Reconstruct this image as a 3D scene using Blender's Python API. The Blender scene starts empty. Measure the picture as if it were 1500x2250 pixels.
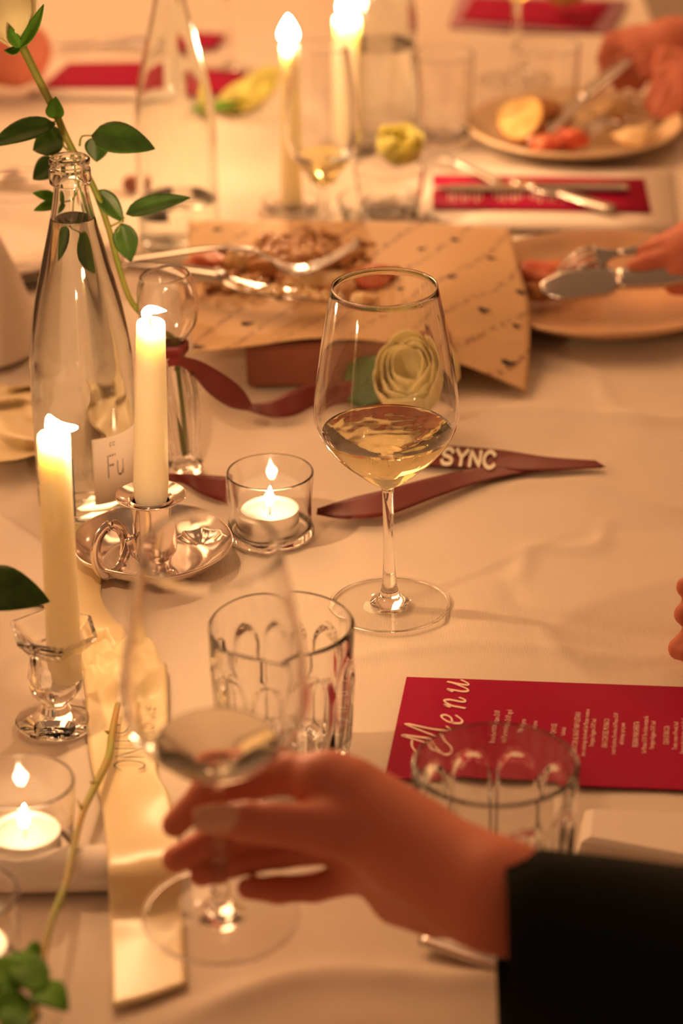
import bpy, bmesh, math, random
import numpy as np
from mathutils import Vector, Matrix, noise
random.seed(7)
C = bpy.context.scene.collection
SC = bpy.context.scene
TZ = 0.75                      # table top height
# ------------------------------------------------------------------ camera
F = 6562.0
CAM = Vector((0, -1.866, TZ + 0.89))
PITCH, ROLL = math.radians(25.5), math.radians(-1.0)
ROT = Matrix.Rotation(math.pi/2 - PITCH, 3, 'X') @ Matrix.Rotation(ROLL, 3, 'Z')
cd = bpy.data.cameras.new('camera'); cam = bpy.data.objects.new('camera', cd); C.objects.link(cam)
cam.location = CAM; cam.rotation_euler = ROT.to_euler()
cd.sensor_fit = 'VERTICAL'; cd.sensor_height = 36; cd.sensor_width = 24; cd.lens = F/2250*36
cd.clip_start = .05; cd.clip_end = 50
cd.dof.use_dof = True; cd.dof.focus_distance = 1.90; cd.dof.aperture_fstop = 5.0
SC.camera = cam
# ------------------------------------------------------------------ world, lights, exposure
WARM = (1.0, 0.50, 0.215)
w = bpy.data.worlds.new('world'); SC.world = w; w.use_nodes = True
w.node_tree.nodes['Background'].inputs[0].default_value = (1, .49, .23, 1)
w.node_tree.nodes['Background'].inputs[1].default_value = 0.24
def area(name, loc, target, size, power, col=WARM, sy=None):
    l = bpy.data.lights.new(name, 'AREA'); l.size = size; l.energy = power; l.color = col
    if sy: l.shape = 'RECTANGLE'; l.size_y = sy
    o = bpy.data.objects.new(name, l); C.objects.link(o); o.location = loc
    o.rotation_euler = (Vector(target) - Vector(loc)).to_track_quat('-Z', 'Y').to_euler(); return o
area('ceiling_lamp', (-0.9, 2.1, 2.5), (0, .2, TZ), 1.3, 31)
area('wall_lamp', (-2.2, 0.7, 1.9), (0, .2, TZ), 0.8, 9)
area('wall_fill', (-1.2, 1.9, 3.6), (-.9, 3.4, 1.6), 1.4, 26)  # added fill lights: brighten the unseen walls that the glass rims pick up
area('wall_fill', (1.2, 1.9, 3.6), (.9, 3.4, 1.6), 1.4, 19)
area('wall_fill', (-1.3, 0.6, 3.6), (-2.8, .6, 1.6), 1.4, 16)
area('wall_fill', (1.3, 0.9, 3.6), (2.8, .9, 1.6), 1.4, 6)
for k, (x, y, z) in enumerate([(-.9, 2.4, 1.75), (.7, 2.8, 1.9), (-1.6, 1.6, 1.7), (1.5, 2.0, 1.9)]):
    l = bpy.data.lights.new('bulb_light', 'POINT'); l.energy = 3; l.color = WARM; l.shadow_soft_size = .03
    o = bpy.data.objects.new('bulb_light', l); C.objects.link(o); o.location = (x, y, z)
FLAME = 60.0; TAPER_W, TEA_W = .95, .35
SC.view_settings.view_transform = 'Standard'; SC.view_settings.look = 'None'
SC.view_settings.exposure = 0.0; SC.view_settings.gamma = 1; SC.view_settings.use_curve_mapping = False
cy = SC.cycles
cy.max_bounces = 12; cy.transmission_bounces = 12; cy.glossy_bounces = 4; cy.diffuse_bounces = 3
cy.sample_clamp_indirect = 8; cy.caustics_reflective = True; cy.caustics_refractive = True; cy.blur_glossy = 0.3
cy.use_denoising = True; cy.adaptive_threshold = .06; cy.adaptive_min_samples = 20
# ------------------------------------------------------------------ pixel -> place
def ray(px, py):
    return (ROT @ Vector(((px-750)/F, -(py-1125)/F, -1))).normalized()
def P(px, py, z=0.0):          # point of the photograph on the plane z cm above the table
    d = ray(px, py); t = (TZ + z*.01 - CAM.z)/d.z
    return CAM + d*t
def Q(px, py, y):              # point of the photograph on the upright plane y (m)
    d = ray(px, py); return CAM + d*((y - CAM.y)/d.y)
def S(pt):                     # metres per pixel at a point
    return (pt - CAM).dot(ROT @ Vector((0, 0, -1)))/F
# ------------------------------------------------------------------ materials
def mat(name, col, rough=.5, metal=0, trans=0, ior=1.45, spec=.5, sub=0, subr=(1, .5, .3), subs=.005, sheen=0, emit=None, es=0, aniso=0):
    m = bpy.data.materials.new(name); m.use_nodes = True
    b = m.node_tree.nodes['Principled BSDF']; I = b.inputs
    I['Base Color'].default_value = (*col, 1); I['Roughness'].default_value = rough; I['Metallic'].default_value = metal
    I['Transmission Weight'].default_value = trans; I['IOR'].default_value = ior; I['Specular IOR Level'].default_value = spec
    I['Subsurface Weight'].default_value = sub; I['Subsurface Radius'].default_value = subr; I['Subsurface Scale'].default_value = subs
    I['Sheen Weight'].default_value = sheen; I['Anisotropic'].default_value = aniso
    if emit: I['Emission Color'].default_value = (*emit, 1); I['Emission Strength'].default_value = es
    return m
def N(m, t, **kw):
    n = m.node_tree.nodes.new(t)
    for k, v in kw.items(): setattr(n, k, v)
    return n
def L(m, a, b): m.node_tree.links.new(a, b)
def bump(m, scale=60, strength=.2, dist=.001, detail=3, vec='Object'):
    b = m.node_tree.nodes['Principled BSDF']; tc = N(m, 'ShaderNodeTexCoord'); n = N(m, 'ShaderNodeTexNoise')
    n.inputs['Scale'].default_value = scale; n.inputs['Detail'].default_value = detail
    u = N(m, 'ShaderNodeBump'); u.inputs['Strength'].default_value = strength; u.inputs['Distance'].default_value = dist
    L(m, tc.outputs[vec], n.inputs['Vector']); L(m, n.outputs['Fac'], u.inputs['Height']); L(m, u.outputs['Normal'], b.inputs['Normal'])
    return n
def vary(m, c1, c2, scale=30, lo=.35, hi=.65, detail=3):
    b = m.node_tree.nodes['Principled BSDF']; tc = N(m, 'ShaderNodeTexCoord'); n = N(m, 'ShaderNodeTexNoise')
    n.inputs['Scale'].default_value = scale; n.inputs['Detail'].default_value = detail
    r = N(m, 'ShaderNodeValToRGB'); r.color_ramp.elements[0].position = lo; r.color_ramp.elements[1].position = hi
    r.color_ramp.elements[0].color = (*c1, 1); r.color_ramp.elements[1].color = (*c2, 1)
    L(m, tc.outputs['Object'], n.inputs['Vector']); L(m, n.outputs['Fac'], r.inputs['Fac']); L(m, r.outputs['Color'], b.inputs['Base Color'])
CLOTH = mat('cotton_cloth', (.80, .69, .58), .9, sheen=.1, spec=.2)
def weave(m, sc=2400, st=.35):
    b = m.node_tree.nodes['Principled BSDF']; tc = N(m, 'ShaderNodeTexCoord')
    wv = N(m, 'ShaderNodeTexWave'); wv.bands_direction = 'X'; wv.inputs['Scale'].default_value = sc/6.283; wv.inputs['Distortion'].default_value = .6
    wv.inputs['Detail'].default_value = 1; wv.inputs['Detail Scale'].default_value = .2
    n = N(m, 'ShaderNodeTexNoise'); n.inputs['Scale'].default_value = 900
    a = N(m, 'ShaderNodeMath', operation='ADD'); L(m, wv.outputs['Fac'], a.inputs[0]); L(m, n.outputs['Fac'], a.inputs[1])
    u = N(m, 'ShaderNodeBump'); u.inputs['Strength'].default_value = st; u.inputs['Distance'].default_value = .0006
    L(m, tc.outputs['Object'], wv.inputs['Vector']); L(m, tc.outputs['Object'], n.inputs['Vector'])
    L(m, a.outputs[0], u.inputs['Height']); L(m, u.outputs['Normal'], b.inputs['Normal'])
    # a little colour variation in the threads
    mr = N(m, 'ShaderNodeMapRange'); mr.inputs['To Min'].default_value = .9; mr.inputs['To Max'].default_value = 1.04
    L(m, wv.outputs['Fac'], mr.inputs['Value'])
    mx = N(m, 'ShaderNodeVectorMath', operation='SCALE'); mx.inputs[0].default_value = b.inputs['Base Color'].default_value[:3]
    L(m, mr.outputs[0], mx.inputs['Scale']); L(m, mx.outputs[0], b.inputs['Base Color'])
weave(CLOTH)
NAPKIN = mat('napkin_linen', (.84, .74, .65), .9, sheen=.1, spec=.2); bump(NAPKIN, 400, .15, .0005)
GLASS = mat('clear_glass', (1, 1, 1), 0, trans=1, ior=1.47)
THIN = bpy.data.materials.new('thin_glass'); THIN.use_nodes = True     # thin sheet of glass: clear, with a fresnel sheen
_t = THIN.node_tree; _t.nodes.clear(); _o = _t.nodes.new('ShaderNodeOutputMaterial'); _m = _t.nodes.new('ShaderNodeMixShader')
_x = _t.nodes.new('ShaderNodeBsdfTransparent'); _x.inputs[0].default_value = (.985, .985, .98, 1); _g = _t.nodes.new('ShaderNodeBsdfGlossy'); _g.inputs['Roughness'].default_value = 0
_l = _t.nodes.new('ShaderNodeLayerWeight'); _p = _t.nodes.new('ShaderNodeMath'); _p.operation = 'POWER'; _p.inputs[1].default_value = 5
_q = _t.nodes.new('ShaderNodeMath'); _q.operation = 'MULTIPLY_ADD'; _q.inputs[1].default_value = .96; _q.inputs[2].default_value = .04; _l.inputs[0].default_value = .5
for a_, b_ in ((_l.outputs['Facing'], _p.inputs[0]), (_p.outputs[0], _q.inputs[0]), (_q.outputs[0], _m.inputs[0]), (_x.outputs[0], _m.inputs[1]), (_g.outputs[0], _m.inputs[2]), (_m.outputs[0], _o.inputs[0])): _t.links.new(a_, b_)
THICK = mat('pressed_glass', (1, 1, 1), .01, trans=1, ior=1.5)
BOTTLE = mat('bottle_glass', (.97, 1, .98), 0, trans=1, ior=1.48)
WINE2 = mat('pale_wine', (1, .97, .86), 0, trans=1, ior=1.34)
WATER = mat('water', (1, 1, 1), 0, trans=1, ior=1.33)
WINE = mat('white_wine', (1, .91, .50), 0, trans=1, ior=1.34)
nw = bump(WINE, 75, .35, .004, 1)
SILVER = mat('silver', (.80, .72, .68), .13, 1); bump(SILVER, 25, .15, .003)
STEEL = mat('steel', (.62, .57, .54), .22, 1)
WAX = mat('candle_wax', (.93, .82, .62), .45, sub=.85, subr=(1, .82, .55), subs=.035)
WICK = mat('wick', (.08, .05, .04), .9)
TIN = mat('tealight_tin', (.85, .82, .78), .25, 1)
FIRE = bpy.data.materials.new('flame'); FIRE.use_nodes = True      # glowing gas: light passes through it
_t = FIRE.node_tree; _t.nodes.clear(); _e = _t.nodes.new('ShaderNodeEmission'); _e.inputs[0].default_value = (1, .70, .40, 1); _e.inputs[1].default_value = FLAME
_x = _t.nodes.new('ShaderNodeBsdfTransparent'); _a = _t.nodes.new('ShaderNodeAddShader'); _o = _t.nodes.new('ShaderNodeOutputMaterial')
_t.links.new(_e.outputs[0], _a.inputs[0]); _t.links.new(_x.outputs[0], _a.inputs[1]); _t.links.new(_a.outputs[0], _o.inputs[0])
def flame_light(c, watts):
    l = bpy.data.lights.new('flame_light', 'POINT'); l.energy = watts; l.color = (1, .56, .26); l.shadow_soft_size = .0035
    l.cycles.is_caustics_light = True
    o = bpy.data.objects.new('flame_light', l); C.objects.link(o); o.location = c; return o
LEAFM = mat('leaf_green', (.045, .11, .015), .42, spec=.4, sub=.1, subr=(.3, 1, .1), subs=.001); vary(LEAFM, (.03, .085, .012), (.06, .15, .02), 60)
LEAFD = mat('leaf_bright', (.09, .26, .02), .6, spec=.15); vary(LEAFD, (.06, .18, .015), (.12, .32, .03), 60)
STEM = mat('stem_green', (.20, .30, .03), .5); vary(STEM, (.16, .26, .03), (.30, .28, .05), 25)
STEM2 = mat('stem_brown', (.32, .26, .06), .6); vary(STEM2, (.26, .33, .04), (.42, .24, .07), 22)
PETAL = mat('petal_cream', (.86, .76, .42), .6, sub=.3, subr=(1, .8, .4), subs=.003)
PETALY = mat('petal_yellow', (.66, .60, .17), .6, sub=.2, subr=(1, .8, .3), subs=.003)
MENU = mat('menu_crimson', (.36, .006, .05), .6, spec=.08); bump(MENU, 500, .05, .0004)
PRINT = mat('menu_print', (.95, .70, .60), .7, spec=.1)
SATIN = mat('cream_satin', (.82, .66, .36), .34, spec=.7, sheen=.3, aniso=.6); bump(SATIN, 160, .12, .001)
BURG = mat('burgundy_satin', (.15, .018, .018), .38, spec=.5, sheen=.0, aniso=.5); bump(BURG, 300, .08, .0006)
INK = mat('dark_ink', (.02, .012, .03), .6)
WHITEINK = mat('white_ink', (.85, .80, .68), .7)
SKIN = mat('skin', (.60, .19, .12), .5, sub=.25, subr=(1, .3, .15), subs=.006, spec=.35); bump(SKIN, 350, .12, .0006)
NAIL = mat('fingernail', (.70, .38, .28), .25, spec=.6)
SLEEVE = mat('black_wool', (.006, .008, .006), .95, spec=.15, sheen=.02)
PLATE = mat('stoneware', (.78, .58, .36), .3, spec=.5)
PLATE2 = mat('stoneware_rust', (.66, .42, .24), .3, spec=.5); vary(PLATE2, (.72, .45, .24), (.55, .33, .20), 14)
PAPER = mat('printed_paper', (.80, .60, .38), .7)
WOODB = mat('box_brown', (.26, .085, .05), .55); vary(WOODB, (.30, .10, .055), (.20, .06, .04), 18)
BREAD = mat('bread', (.85, .58, .22), .8); vary(BREAD, (.90, .66, .28), (.72, .42, .12), 60); 
CRUST = mat('crust', (.40, .14, .03), .6); vary(CRUST, (.34, .12, .03), (.55, .25, .07), 70)
MEAT = mat('cured_meat', (.55, .08, .04), .4); vary(MEAT, (.60, .09, .05), (.70, .25, .12), 50)
CHEESE = mat('cheese', (.85, .66, .38), .5); vary(CHEESE, (.88, .70, .42), (.70, .42, .18), 90)
LABELP = mat('bottle_label', (.86, .76, .66), .5); BLUE = mat('label_blue', (.06, .12, .24), .5); REDL = mat('label_red', (.65, .05, .02), .5)
GOLD = mat('ring_gold', (.9, .6, .25), .2, 1)
DARKW = mat('dark_oak', (.06, .035, .02), .5); vary(DARKW, (.05, .03, .018), (.09, .05, .03), 8)
PLASTER = mat('plaster', (.80, .68, .58), .9); bump(PLASTER, 12, .2, .005)
# ------------------------------------------------------------------ objects
def tag(o, label=None, cat=None, group=None, kind=None):
    if label: o['label'] = label
    if cat: o['category'] = cat
    if group: o['group'] = group
    if kind: o['kind'] = kind
    return o
def empty(name, loc, label=None, cat=None, group=None):
    o = bpy.data.objects.new(name, None); o.empty_display_size = .02; o.location = loc; C.objects.link(o)
    return tag(o, label, cat, group)
def mesh(name, vs, fs, m, parent=None, smooth=True, closed=True, local=False):
    """vs in world coordinates; a child keeps them relative to its parent's place"""
    off = Vector((0, 0, 0))
    if parent is not None and not local:
        off = world(parent)
    me = bpy.data.meshes.new(name); me.from_pydata([tuple(Vector(v) - off) for v in vs], [], fs)
    if closed:
        bm = bmesh.new(); bm.from_mesh(me); bmesh.ops.recalc_face_normals(bm, faces=bm.faces); bm.to_mesh(me); bm.free()
    if smooth: me.polygons.foreach_set('use_smooth', [True]*len(me.polygons))
    me.materials.append(m); me.update()
    o = bpy.data.objects.new(name, me); C.objects.link(o)
    if parent is not None: o.parent = parent
    return o
def world(o):
    v = Vector((0, 0, 0))
    while o is not None: v += o.location; o = o.parent
    return v
def frame(axis, up=None):
    z = Vector(axis).normalized(); r = Vector(up) if up else (Vector((1, 0, 0)) if abs(z.x) < .9 else Vector((0, 1, 0)))
    x = (r - z*r.dot(z)).normalized(); return x, z.cross(x), z
def spline(pts, n=6):
    pts = [Vector(p) for p in pts]; out = []
    for i in range(len(pts)-1):
        p0 = pts[max(i-1, 0)]; p1, p2 = pts[i], pts[i+1]; p3 = pts[min(i+2, len(pts)-1)]
        for k in range(n):
            t = k/n
            out.append(.5*((2*p1) + (p2-p0)*t + (2*p0-5*p1+4*p2-p3)*t*t + (3*p1-p0-3*p2+p3)*t**3))
    out.append(pts[-1]); return out
def prof(pts, n=5): return [(max(v.x, 0), v.y) for v in spline([(r, z, 0) for r, z in pts], n)]
def lathe(pr, base, axis=(0, 0, 1), seg=64, rad=None, twist=0, ang=2*math.pi):
    """pr: (r cm, z cm); closed loop of rings when first and last r are 0"""
    x, y, z = frame(axis); vs = []; fs = []; rings = []
    q = [Vector(p) for p in pr]; pr = []             # support rings keep flat faces flat beside sharp corners
    for i, p in enumerate(q):
        sharp = False
        if 0 < i < len(q)-1:
            d0, d1 = p-q[i-1], q[i+1]-p
            sharp = d0.length > 1e-6 and d1.length > 1e-6 and d0.angle(d1) > .4
        if sharp and d0.length > .12: pr.append(tuple(p - d0.normalized()*.025))
        pr.append(tuple(p))
        if sharp and d1.length > .12: pr.append(tuple(p + d1.normalized()*.025))
    for r, h in pr:
        if r < 1e-4: rings.append([len(vs)]); vs.append(base + z*h*.01)
        else:
            ids = []
            for k in range(seg):
                a = ang*k/seg + twist*h; rr = r if rad is None else rad(r, h, a)
                ids.append(len(vs)); vs.append(base + (x*math.cos(a) + y*math.sin(a))*rr*.01 + z*h*.01)
            rings.append(ids)
    for A, B in zip(rings[:-1], rings[1:]):
        for k in range(seg):
            j = (k+1) % seg
            a = [A[k], A[j]] if len(A) > 1 else [A[0]]; b = [B[j], B[k]] if len(B) > 1 else [B[0]]
            f = a + b
            if len(set(f)) >= 3: fs.append(f)
    if len(rings[0]) > 1 and len(rings[-1]) > 1 and pr[0] == pr[-1]: pass
    return vs, fs
def tube(pts, radii, m, name, parent=None, seg=10, n=4, flat=1.0, upv=None):
    pts = spline(pts, n); k = len(pts)
    rr = []
    for i in range(k):
        t = i/(k-1)*(len(radii)-1); a = int(min(t, len(radii)-2)) if len(radii) > 1 else 0
        rr.append(radii[a] + (radii[min(a+1, len(radii)-1)]-radii[a])*(t-a))
    vs = []; fs = []; prev = None
    for i, p in enumerate(pts):
        t = (pts[min(i+1, k-1)] - pts[max(i-1, 0)]).normalized()
        x = Vector(upv) if upv else (prev if prev else Vector((.3, .2, 1)))
        x = (x - t*x.dot(t)).normalized(); prev = x; y = t.cross(x)
        for j in range(seg):
            a = 2*math.pi*j/seg; vs.append(p + (x*math.cos(a)*flat + y*math.sin(a))*rr[i]*.01)
    for i in range(k-1):
        for j in range(seg):
            q = (j+1) % seg; fs.append([i*seg+j, i*seg+q, (i+1)*seg+q, (i+1)*seg+j])
    vs += [pts[0], pts[-1]]
    for j in range(seg):
        q = (j+1) % seg; fs.append([q, j, len(vs)-2]); fs.append([(k-1)*seg+j, (k-1)*seg+q, len(vs)-1])
    return mesh(name, vs, fs, m, parent)
def sheet(rows, m, name, parent=None, th=.0004, n=6, nz=0, ns=40, sub=1):
    """rows: lists of points (a grid, each row the same length); spline both ways, give it thickness"""
    g = [spline(r, sub) if sub > 1 else [Vector(p) for p in r] for r in rows]
    cols = [spline([g[i][j] for i in range(len(g))], n) for j in range(len(g[0]))]
    nr, nc = len(cols[0]), len(cols)
    vs = [cols[j][i].copy() for i in range(nr) for j in range(nc)]
    if nz:
        for v in vs: v.z += nz*.01*abs(noise.noise(v*ns))
    fs = [[i*nc+j, i*nc+j+1, (i+1)*nc+j+1, (i+1)*nc+j] for i in range(nr-1) for j in range(nc-1)]
    o = mesh(name, vs, fs, m, parent, closed=False)
    uv = o.data.uv_layers.new(name='UVMap')
    for lp in o.data.loops:
        i, j = divmod(lp.vertex_index, nc); uv.data[lp.index].uv = (j/(nc-1), i/(nr-1))
    md = o.modifiers.new('thickness', 'SOLIDIFY'); md.thickness = th; md.offset = 0
    return o
def box(name, lo, hi, m, parent=None, rot=0, bev=.002):
    """axis aligned box turned by rot about its middle"""
    bm = bmesh.new(); bmesh.ops.create_cube(bm, size=1)
    c = (Vector(lo)+Vector(hi))/2; s = Vector(hi)-Vector(lo)
    bmesh.ops.scale(bm, vec=s, verts=bm.verts)
    if bev: bmesh.ops.bevel(bm, geom=bm.edges[:], offset=bev, segments=2, affect='EDGES')
    R = Matrix.Rotation(rot, 3, 'Z')
    vs = [R @ v.co + c for v in bm.verts]; bm.verts.index_update(); fs = [[v.index for v in f.verts] for f in bm.faces]; bm.free()
    return mesh(name, vs, fs, m, parent, smooth=False)
def blob(name, c, r, m, parent=None, rough=.35, fr=1.2, seed=0, squash=(1, 1, 1), sub=3):
    bm = bmesh.new(); bmesh.ops.create_icosphere(bm, subdivisions=sub, radius=1)
    vs = []
    for v in bm.verts:
        d = v.co.normalized(); k = 1 + rough*noise.noise(d*fr + Vector((seed*3.1, seed*1.7, seed)))
        vs.append(Vector(c) + Vector((d.x*squash[0], d.y*squash[1], d.z*squash[2]))*r*.01*k)
    bm.verts.index_update(); fs = [[v.index for v in f.verts] for f in bm.faces]; bm.free()
    return mesh(name, vs, fs, m, parent)
def copy_tree(o, off, parent=None):
    c = o.copy(); C.objects.link(c); c.parent = parent
    if parent is None: c.location = o.location + off
    for ch in list(o.children): copy_tree(ch, off, c)
    return c
# lettering: strokes laid on a surface
GL = {
 'S': [[(.92, .80), (.72, .98), (.38, 1), (.10, .84), (.12, .62), (.40, .52), (.70, .44), (.92, .28), (.82, .06), (.48, 0), (.16, .04), (.04, .22)]],
 'Y': [[(0, 1), (.5, .5), (.5, 0)], [(1, 1), (.5, .5)]],
 'N': [[(.05, 0), (.05, 1), (.92, 0), (.92, 1)]],
 'C': [[(.95, .80), (.72, .98), (.40, 1), (.12, .78), (.03, .5), (.12, .2), (.42, 0), (.75, .03), (.97, .20)]],
 'F': [[(.1, 0), (.1, 1), (.95, 1)], [(.1, .55), (.75, .55)]],
 'u': [[(.1, .66), (.1, .2), (.3, 0), (.6, .05), (.8, .25)], [(.8, .66), (.8, 0)]],
 'r': [[(.1, .66), (.1, 0)], [(.1, .4), (.35, .64), (.7, .62)]],
 'M': [[(-.55, .30), (-.75, .12), (-.55, -.08), (-.2, .0), (.08, .45), (.30, 1.05), (.36, .5), (.42, .02), (.65, .5), (.98, 1.02), (.92, .4), (1.0, 0), (1.2, .1)],
       [(-.75, .12), (-.7, .5), (-.3, .75), (.1, .8)]],
 'e': [[(.1, .28), (.5, .36), (.62, .55), (.42, .64), (.12, .40), (.14, .08), (.42, 0), (.75, .22)]],
 'n': [[(.0, .45), (.14, .62), (.12, 0)], [(.12, .35), (.4, .64), (.6, .5), (.6, .1), (.78, .02), (.92, .2)]],
 'v': [[(.0, .45), (.14, .62), (.16, .12), (.40, 0), (.68, .4), (.76, .64)], [(.76, .64), (.74, .1), (.9, .02), (1.1, .25)]],
}
def strokes(name, text, fn, thick, m, parent, adv=1.25, n=5, thin=None, closed=False, slant=0):
    vs = []; fs = []; x0 = 0; lay = 0
    for ch in text:
        if ch == ' ': x0 += adv*.6; continue
        for pl in GL[ch]:
            smooth = ch in 'SCMenuv'
            pts = spline([(x + x0 + y*slant, y, 0) for x, y in pl], n) if smooth else [Vector((x + x0 + y*slant, y, 0)) for x, y in pl]
            if not smooth:
                q = []
                for a, b in zip(pts[:-1], pts[1:]): q += [a.lerp(b, t/3) for t in range(3)]
                pts = q + [pts[-1]]
            k0 = len(vs); lay += 1; zz = Vector((0, 0, .00003*(lay % 4)))
            for q, p in enumerate(pts):
                d = (pts[min(q+1, len(pts)-1)] - pts[max(q-1, 0)])
                d = d.normalized() if d.length > 1e-6 else Vector((1, 0, 0)); w = thick
                if thin is not None: w = thin + (thick-thin)*abs(Vector((-.3, 1, 0)).normalized().dot(d))**2
                nn = Vector((-d.y, d.x, 0))*w/2; e = d*w*.3*(1 if q == len(pts)-1 else (-1 if q == 0 else 0))
                vs += [fn(*(p-nn+e).xy) + zz, fn(*(p+nn+e).xy) + zz]
                if q: fs.append([k0+2*q-2, k0+2*q, k0+2*q+1, k0+2*q-1])
        x0 += adv
    return mesh(name, vs, fs, m, parent, smooth=False, closed=False)
def quadmap(a, b, c, d):       # a origin, b along u, c opposite, d along v
    return lambda u, v: a*(1-u)*(1-v) + b*u*(1-v) + c*u*v + d*(1-u)*v
# ================================================================== THE SETTING
SET = dict(kind='structure')
fl = box('floor', (-3, -3, -.05), (3, 5, 0), DARKW, bev=0); fl['kind'] = 'structure'
for nm, lo, hi in (('wall_back', (-2.8, 3.4, 0), (2.8, 3.5, 4.2)), ('wall_left', (-2.9, -3, 0), (-2.8, 3.5, 4.2)), ('wall_right', (2.8, -3, 0), (2.9, 3.5, 4.2))):
    o = box(nm, lo, hi, PLASTER, bev=0); o['kind'] = 'structure'
XL, XR, YN, YF = -.50, .335, -1.05, 2.3
table = empty('dining_table', (-.08, .6, 0), 'long wooden dining table hidden under the pale tablecloth', 'table')
box('tabletop', (XL+.01, YN+.01, TZ-.035), (XR-.01, YF-.01, TZ-.006), DARKW, table)
for x in (XL+.08, XR-.08):
    for y in (YN+.1, (YN+YF)/2, YF-.1): box('leg', (x-.03, y-.03, 0), (x+.03, y+.03, TZ-.035), DARKW, table)
# tablecloth: heights in metres above the table, with pressed folds and soft creases
folds = []
for a, b, h, wd in [((780, 1440), (1500, 1418), .0028, .006), ((980, 1362), (1500, 1372), -.0020, .008), ((1050, 1345), (1300, 1430), .0022, .009),
                    ((470, 1490), (1500, 1800), .0, .01), ((1150, 1235), (1290, 1180), .0035, .010), ((1000, 915), (1500, 905), .004, .014),
                    ((1040, 800), (1500, 850), -.003, .012), ((600, 1010), (1000, 880), .0025, .02), ((1150, 1060), (1500, 1100), .003, .014),
                    ((1200, 780), (1400, 900), .003, .012), ((500, 2200), (1100, 2120), .007, .018), ((0, 1465), (150, 1440), .004, .006),
                    ((0, 1130), (160, 1220), .002, .004), ((1000, 1230), (1200, 1330), -.002, .01), ((0, 480), (300, 470), .004, .02),
                    ((500, 250), (1000, 200), .004, .03), ((0, 340), (300, 250), .004, .03), ((1000, 560), (1500, 520), .004, .02), ((200, 60), (1300, 90), .005, .04)]:
    folds.append((P(*a), P(*b), h, wd))
cv = []; cf = []; NX, NY = 190, 560
def cloth_h(x, y):
    z = 0
    for a, b, h, wd in folds:
        d = (b-a).xy; l = d.length; d = d/l; r = Vector((x, y)) - a.xy
        t = r.dot(d)/l; s = r.x*d.y - r.y*d.x; s += .012*math.sin(t*5)
        e = max(0, -t, t-1)*l
        z += h*math.exp(-abs(s)/wd*1.2 - (s/wd)**2*.4)*math.exp(-(e/.03)**2)
    z += .0016*noise.noise(Vector((x*14 + y*5, y*9 - x*4, 7)))*(1 if y > -.35 else .5); z += .0012*noise.noise(Vector((x*9, y*6, 1))) + .0007*noise.noise(Vector((x*25, y*16, 3)))
    return z - .0016
DROP = .28
for j in range(NY+1):
    y = YN + (YF-YN)*j/NY
    for i in range(NX+1):
        x = XL + (XR-XL)*i/NX
        cv.append((x, y, TZ + cloth_h(x, y)))
for j in range(NY):
    for i in range(NX):
        k = j*(NX+1)+i; cf.append([k, k+1, k+NX+2, k+NX+1])
edge = [(i, 0) for i in range(NX+1)] + [(NX, j) for j in range(1, NY+1)] + [(i, NY) for i in range(NX-1, -1, -1)] + [(0, j) for j in range(NY-1, 0, -1)]
ei = [j*(NX+1)+i for i, j in edge]; prev = ei
cx, cyy = (XL+XR)/2, (YN+YF)/2
for s in range(1, 9):
    row = []
    for q, (i, j) in enumerate(edge):
        v = Vector(cv[ei[q]]); nx = -1 if i == 0 else (1 if i == NX else 0); ny = -1 if j == 0 else (1 if j == NY else 0)
        wob = .02*math.sin(q*.11)*(s/8) + .008
        row.append(len(cv)); cv.append((v.x + nx*wob, v.y + ny*wob, TZ - DROP*s/8))
    for q in range(len(edge)):
        r = (q+1) % len(edge); cf.append([prev[r], prev[q], row[q], row[r]])
    prev = row
tag(mesh('tablecloth', cv, cf, CLOTH, closed=False), 'pale ribbed cotton tablecloth with soft creases covering the whole table', 'tablecloth')
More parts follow.
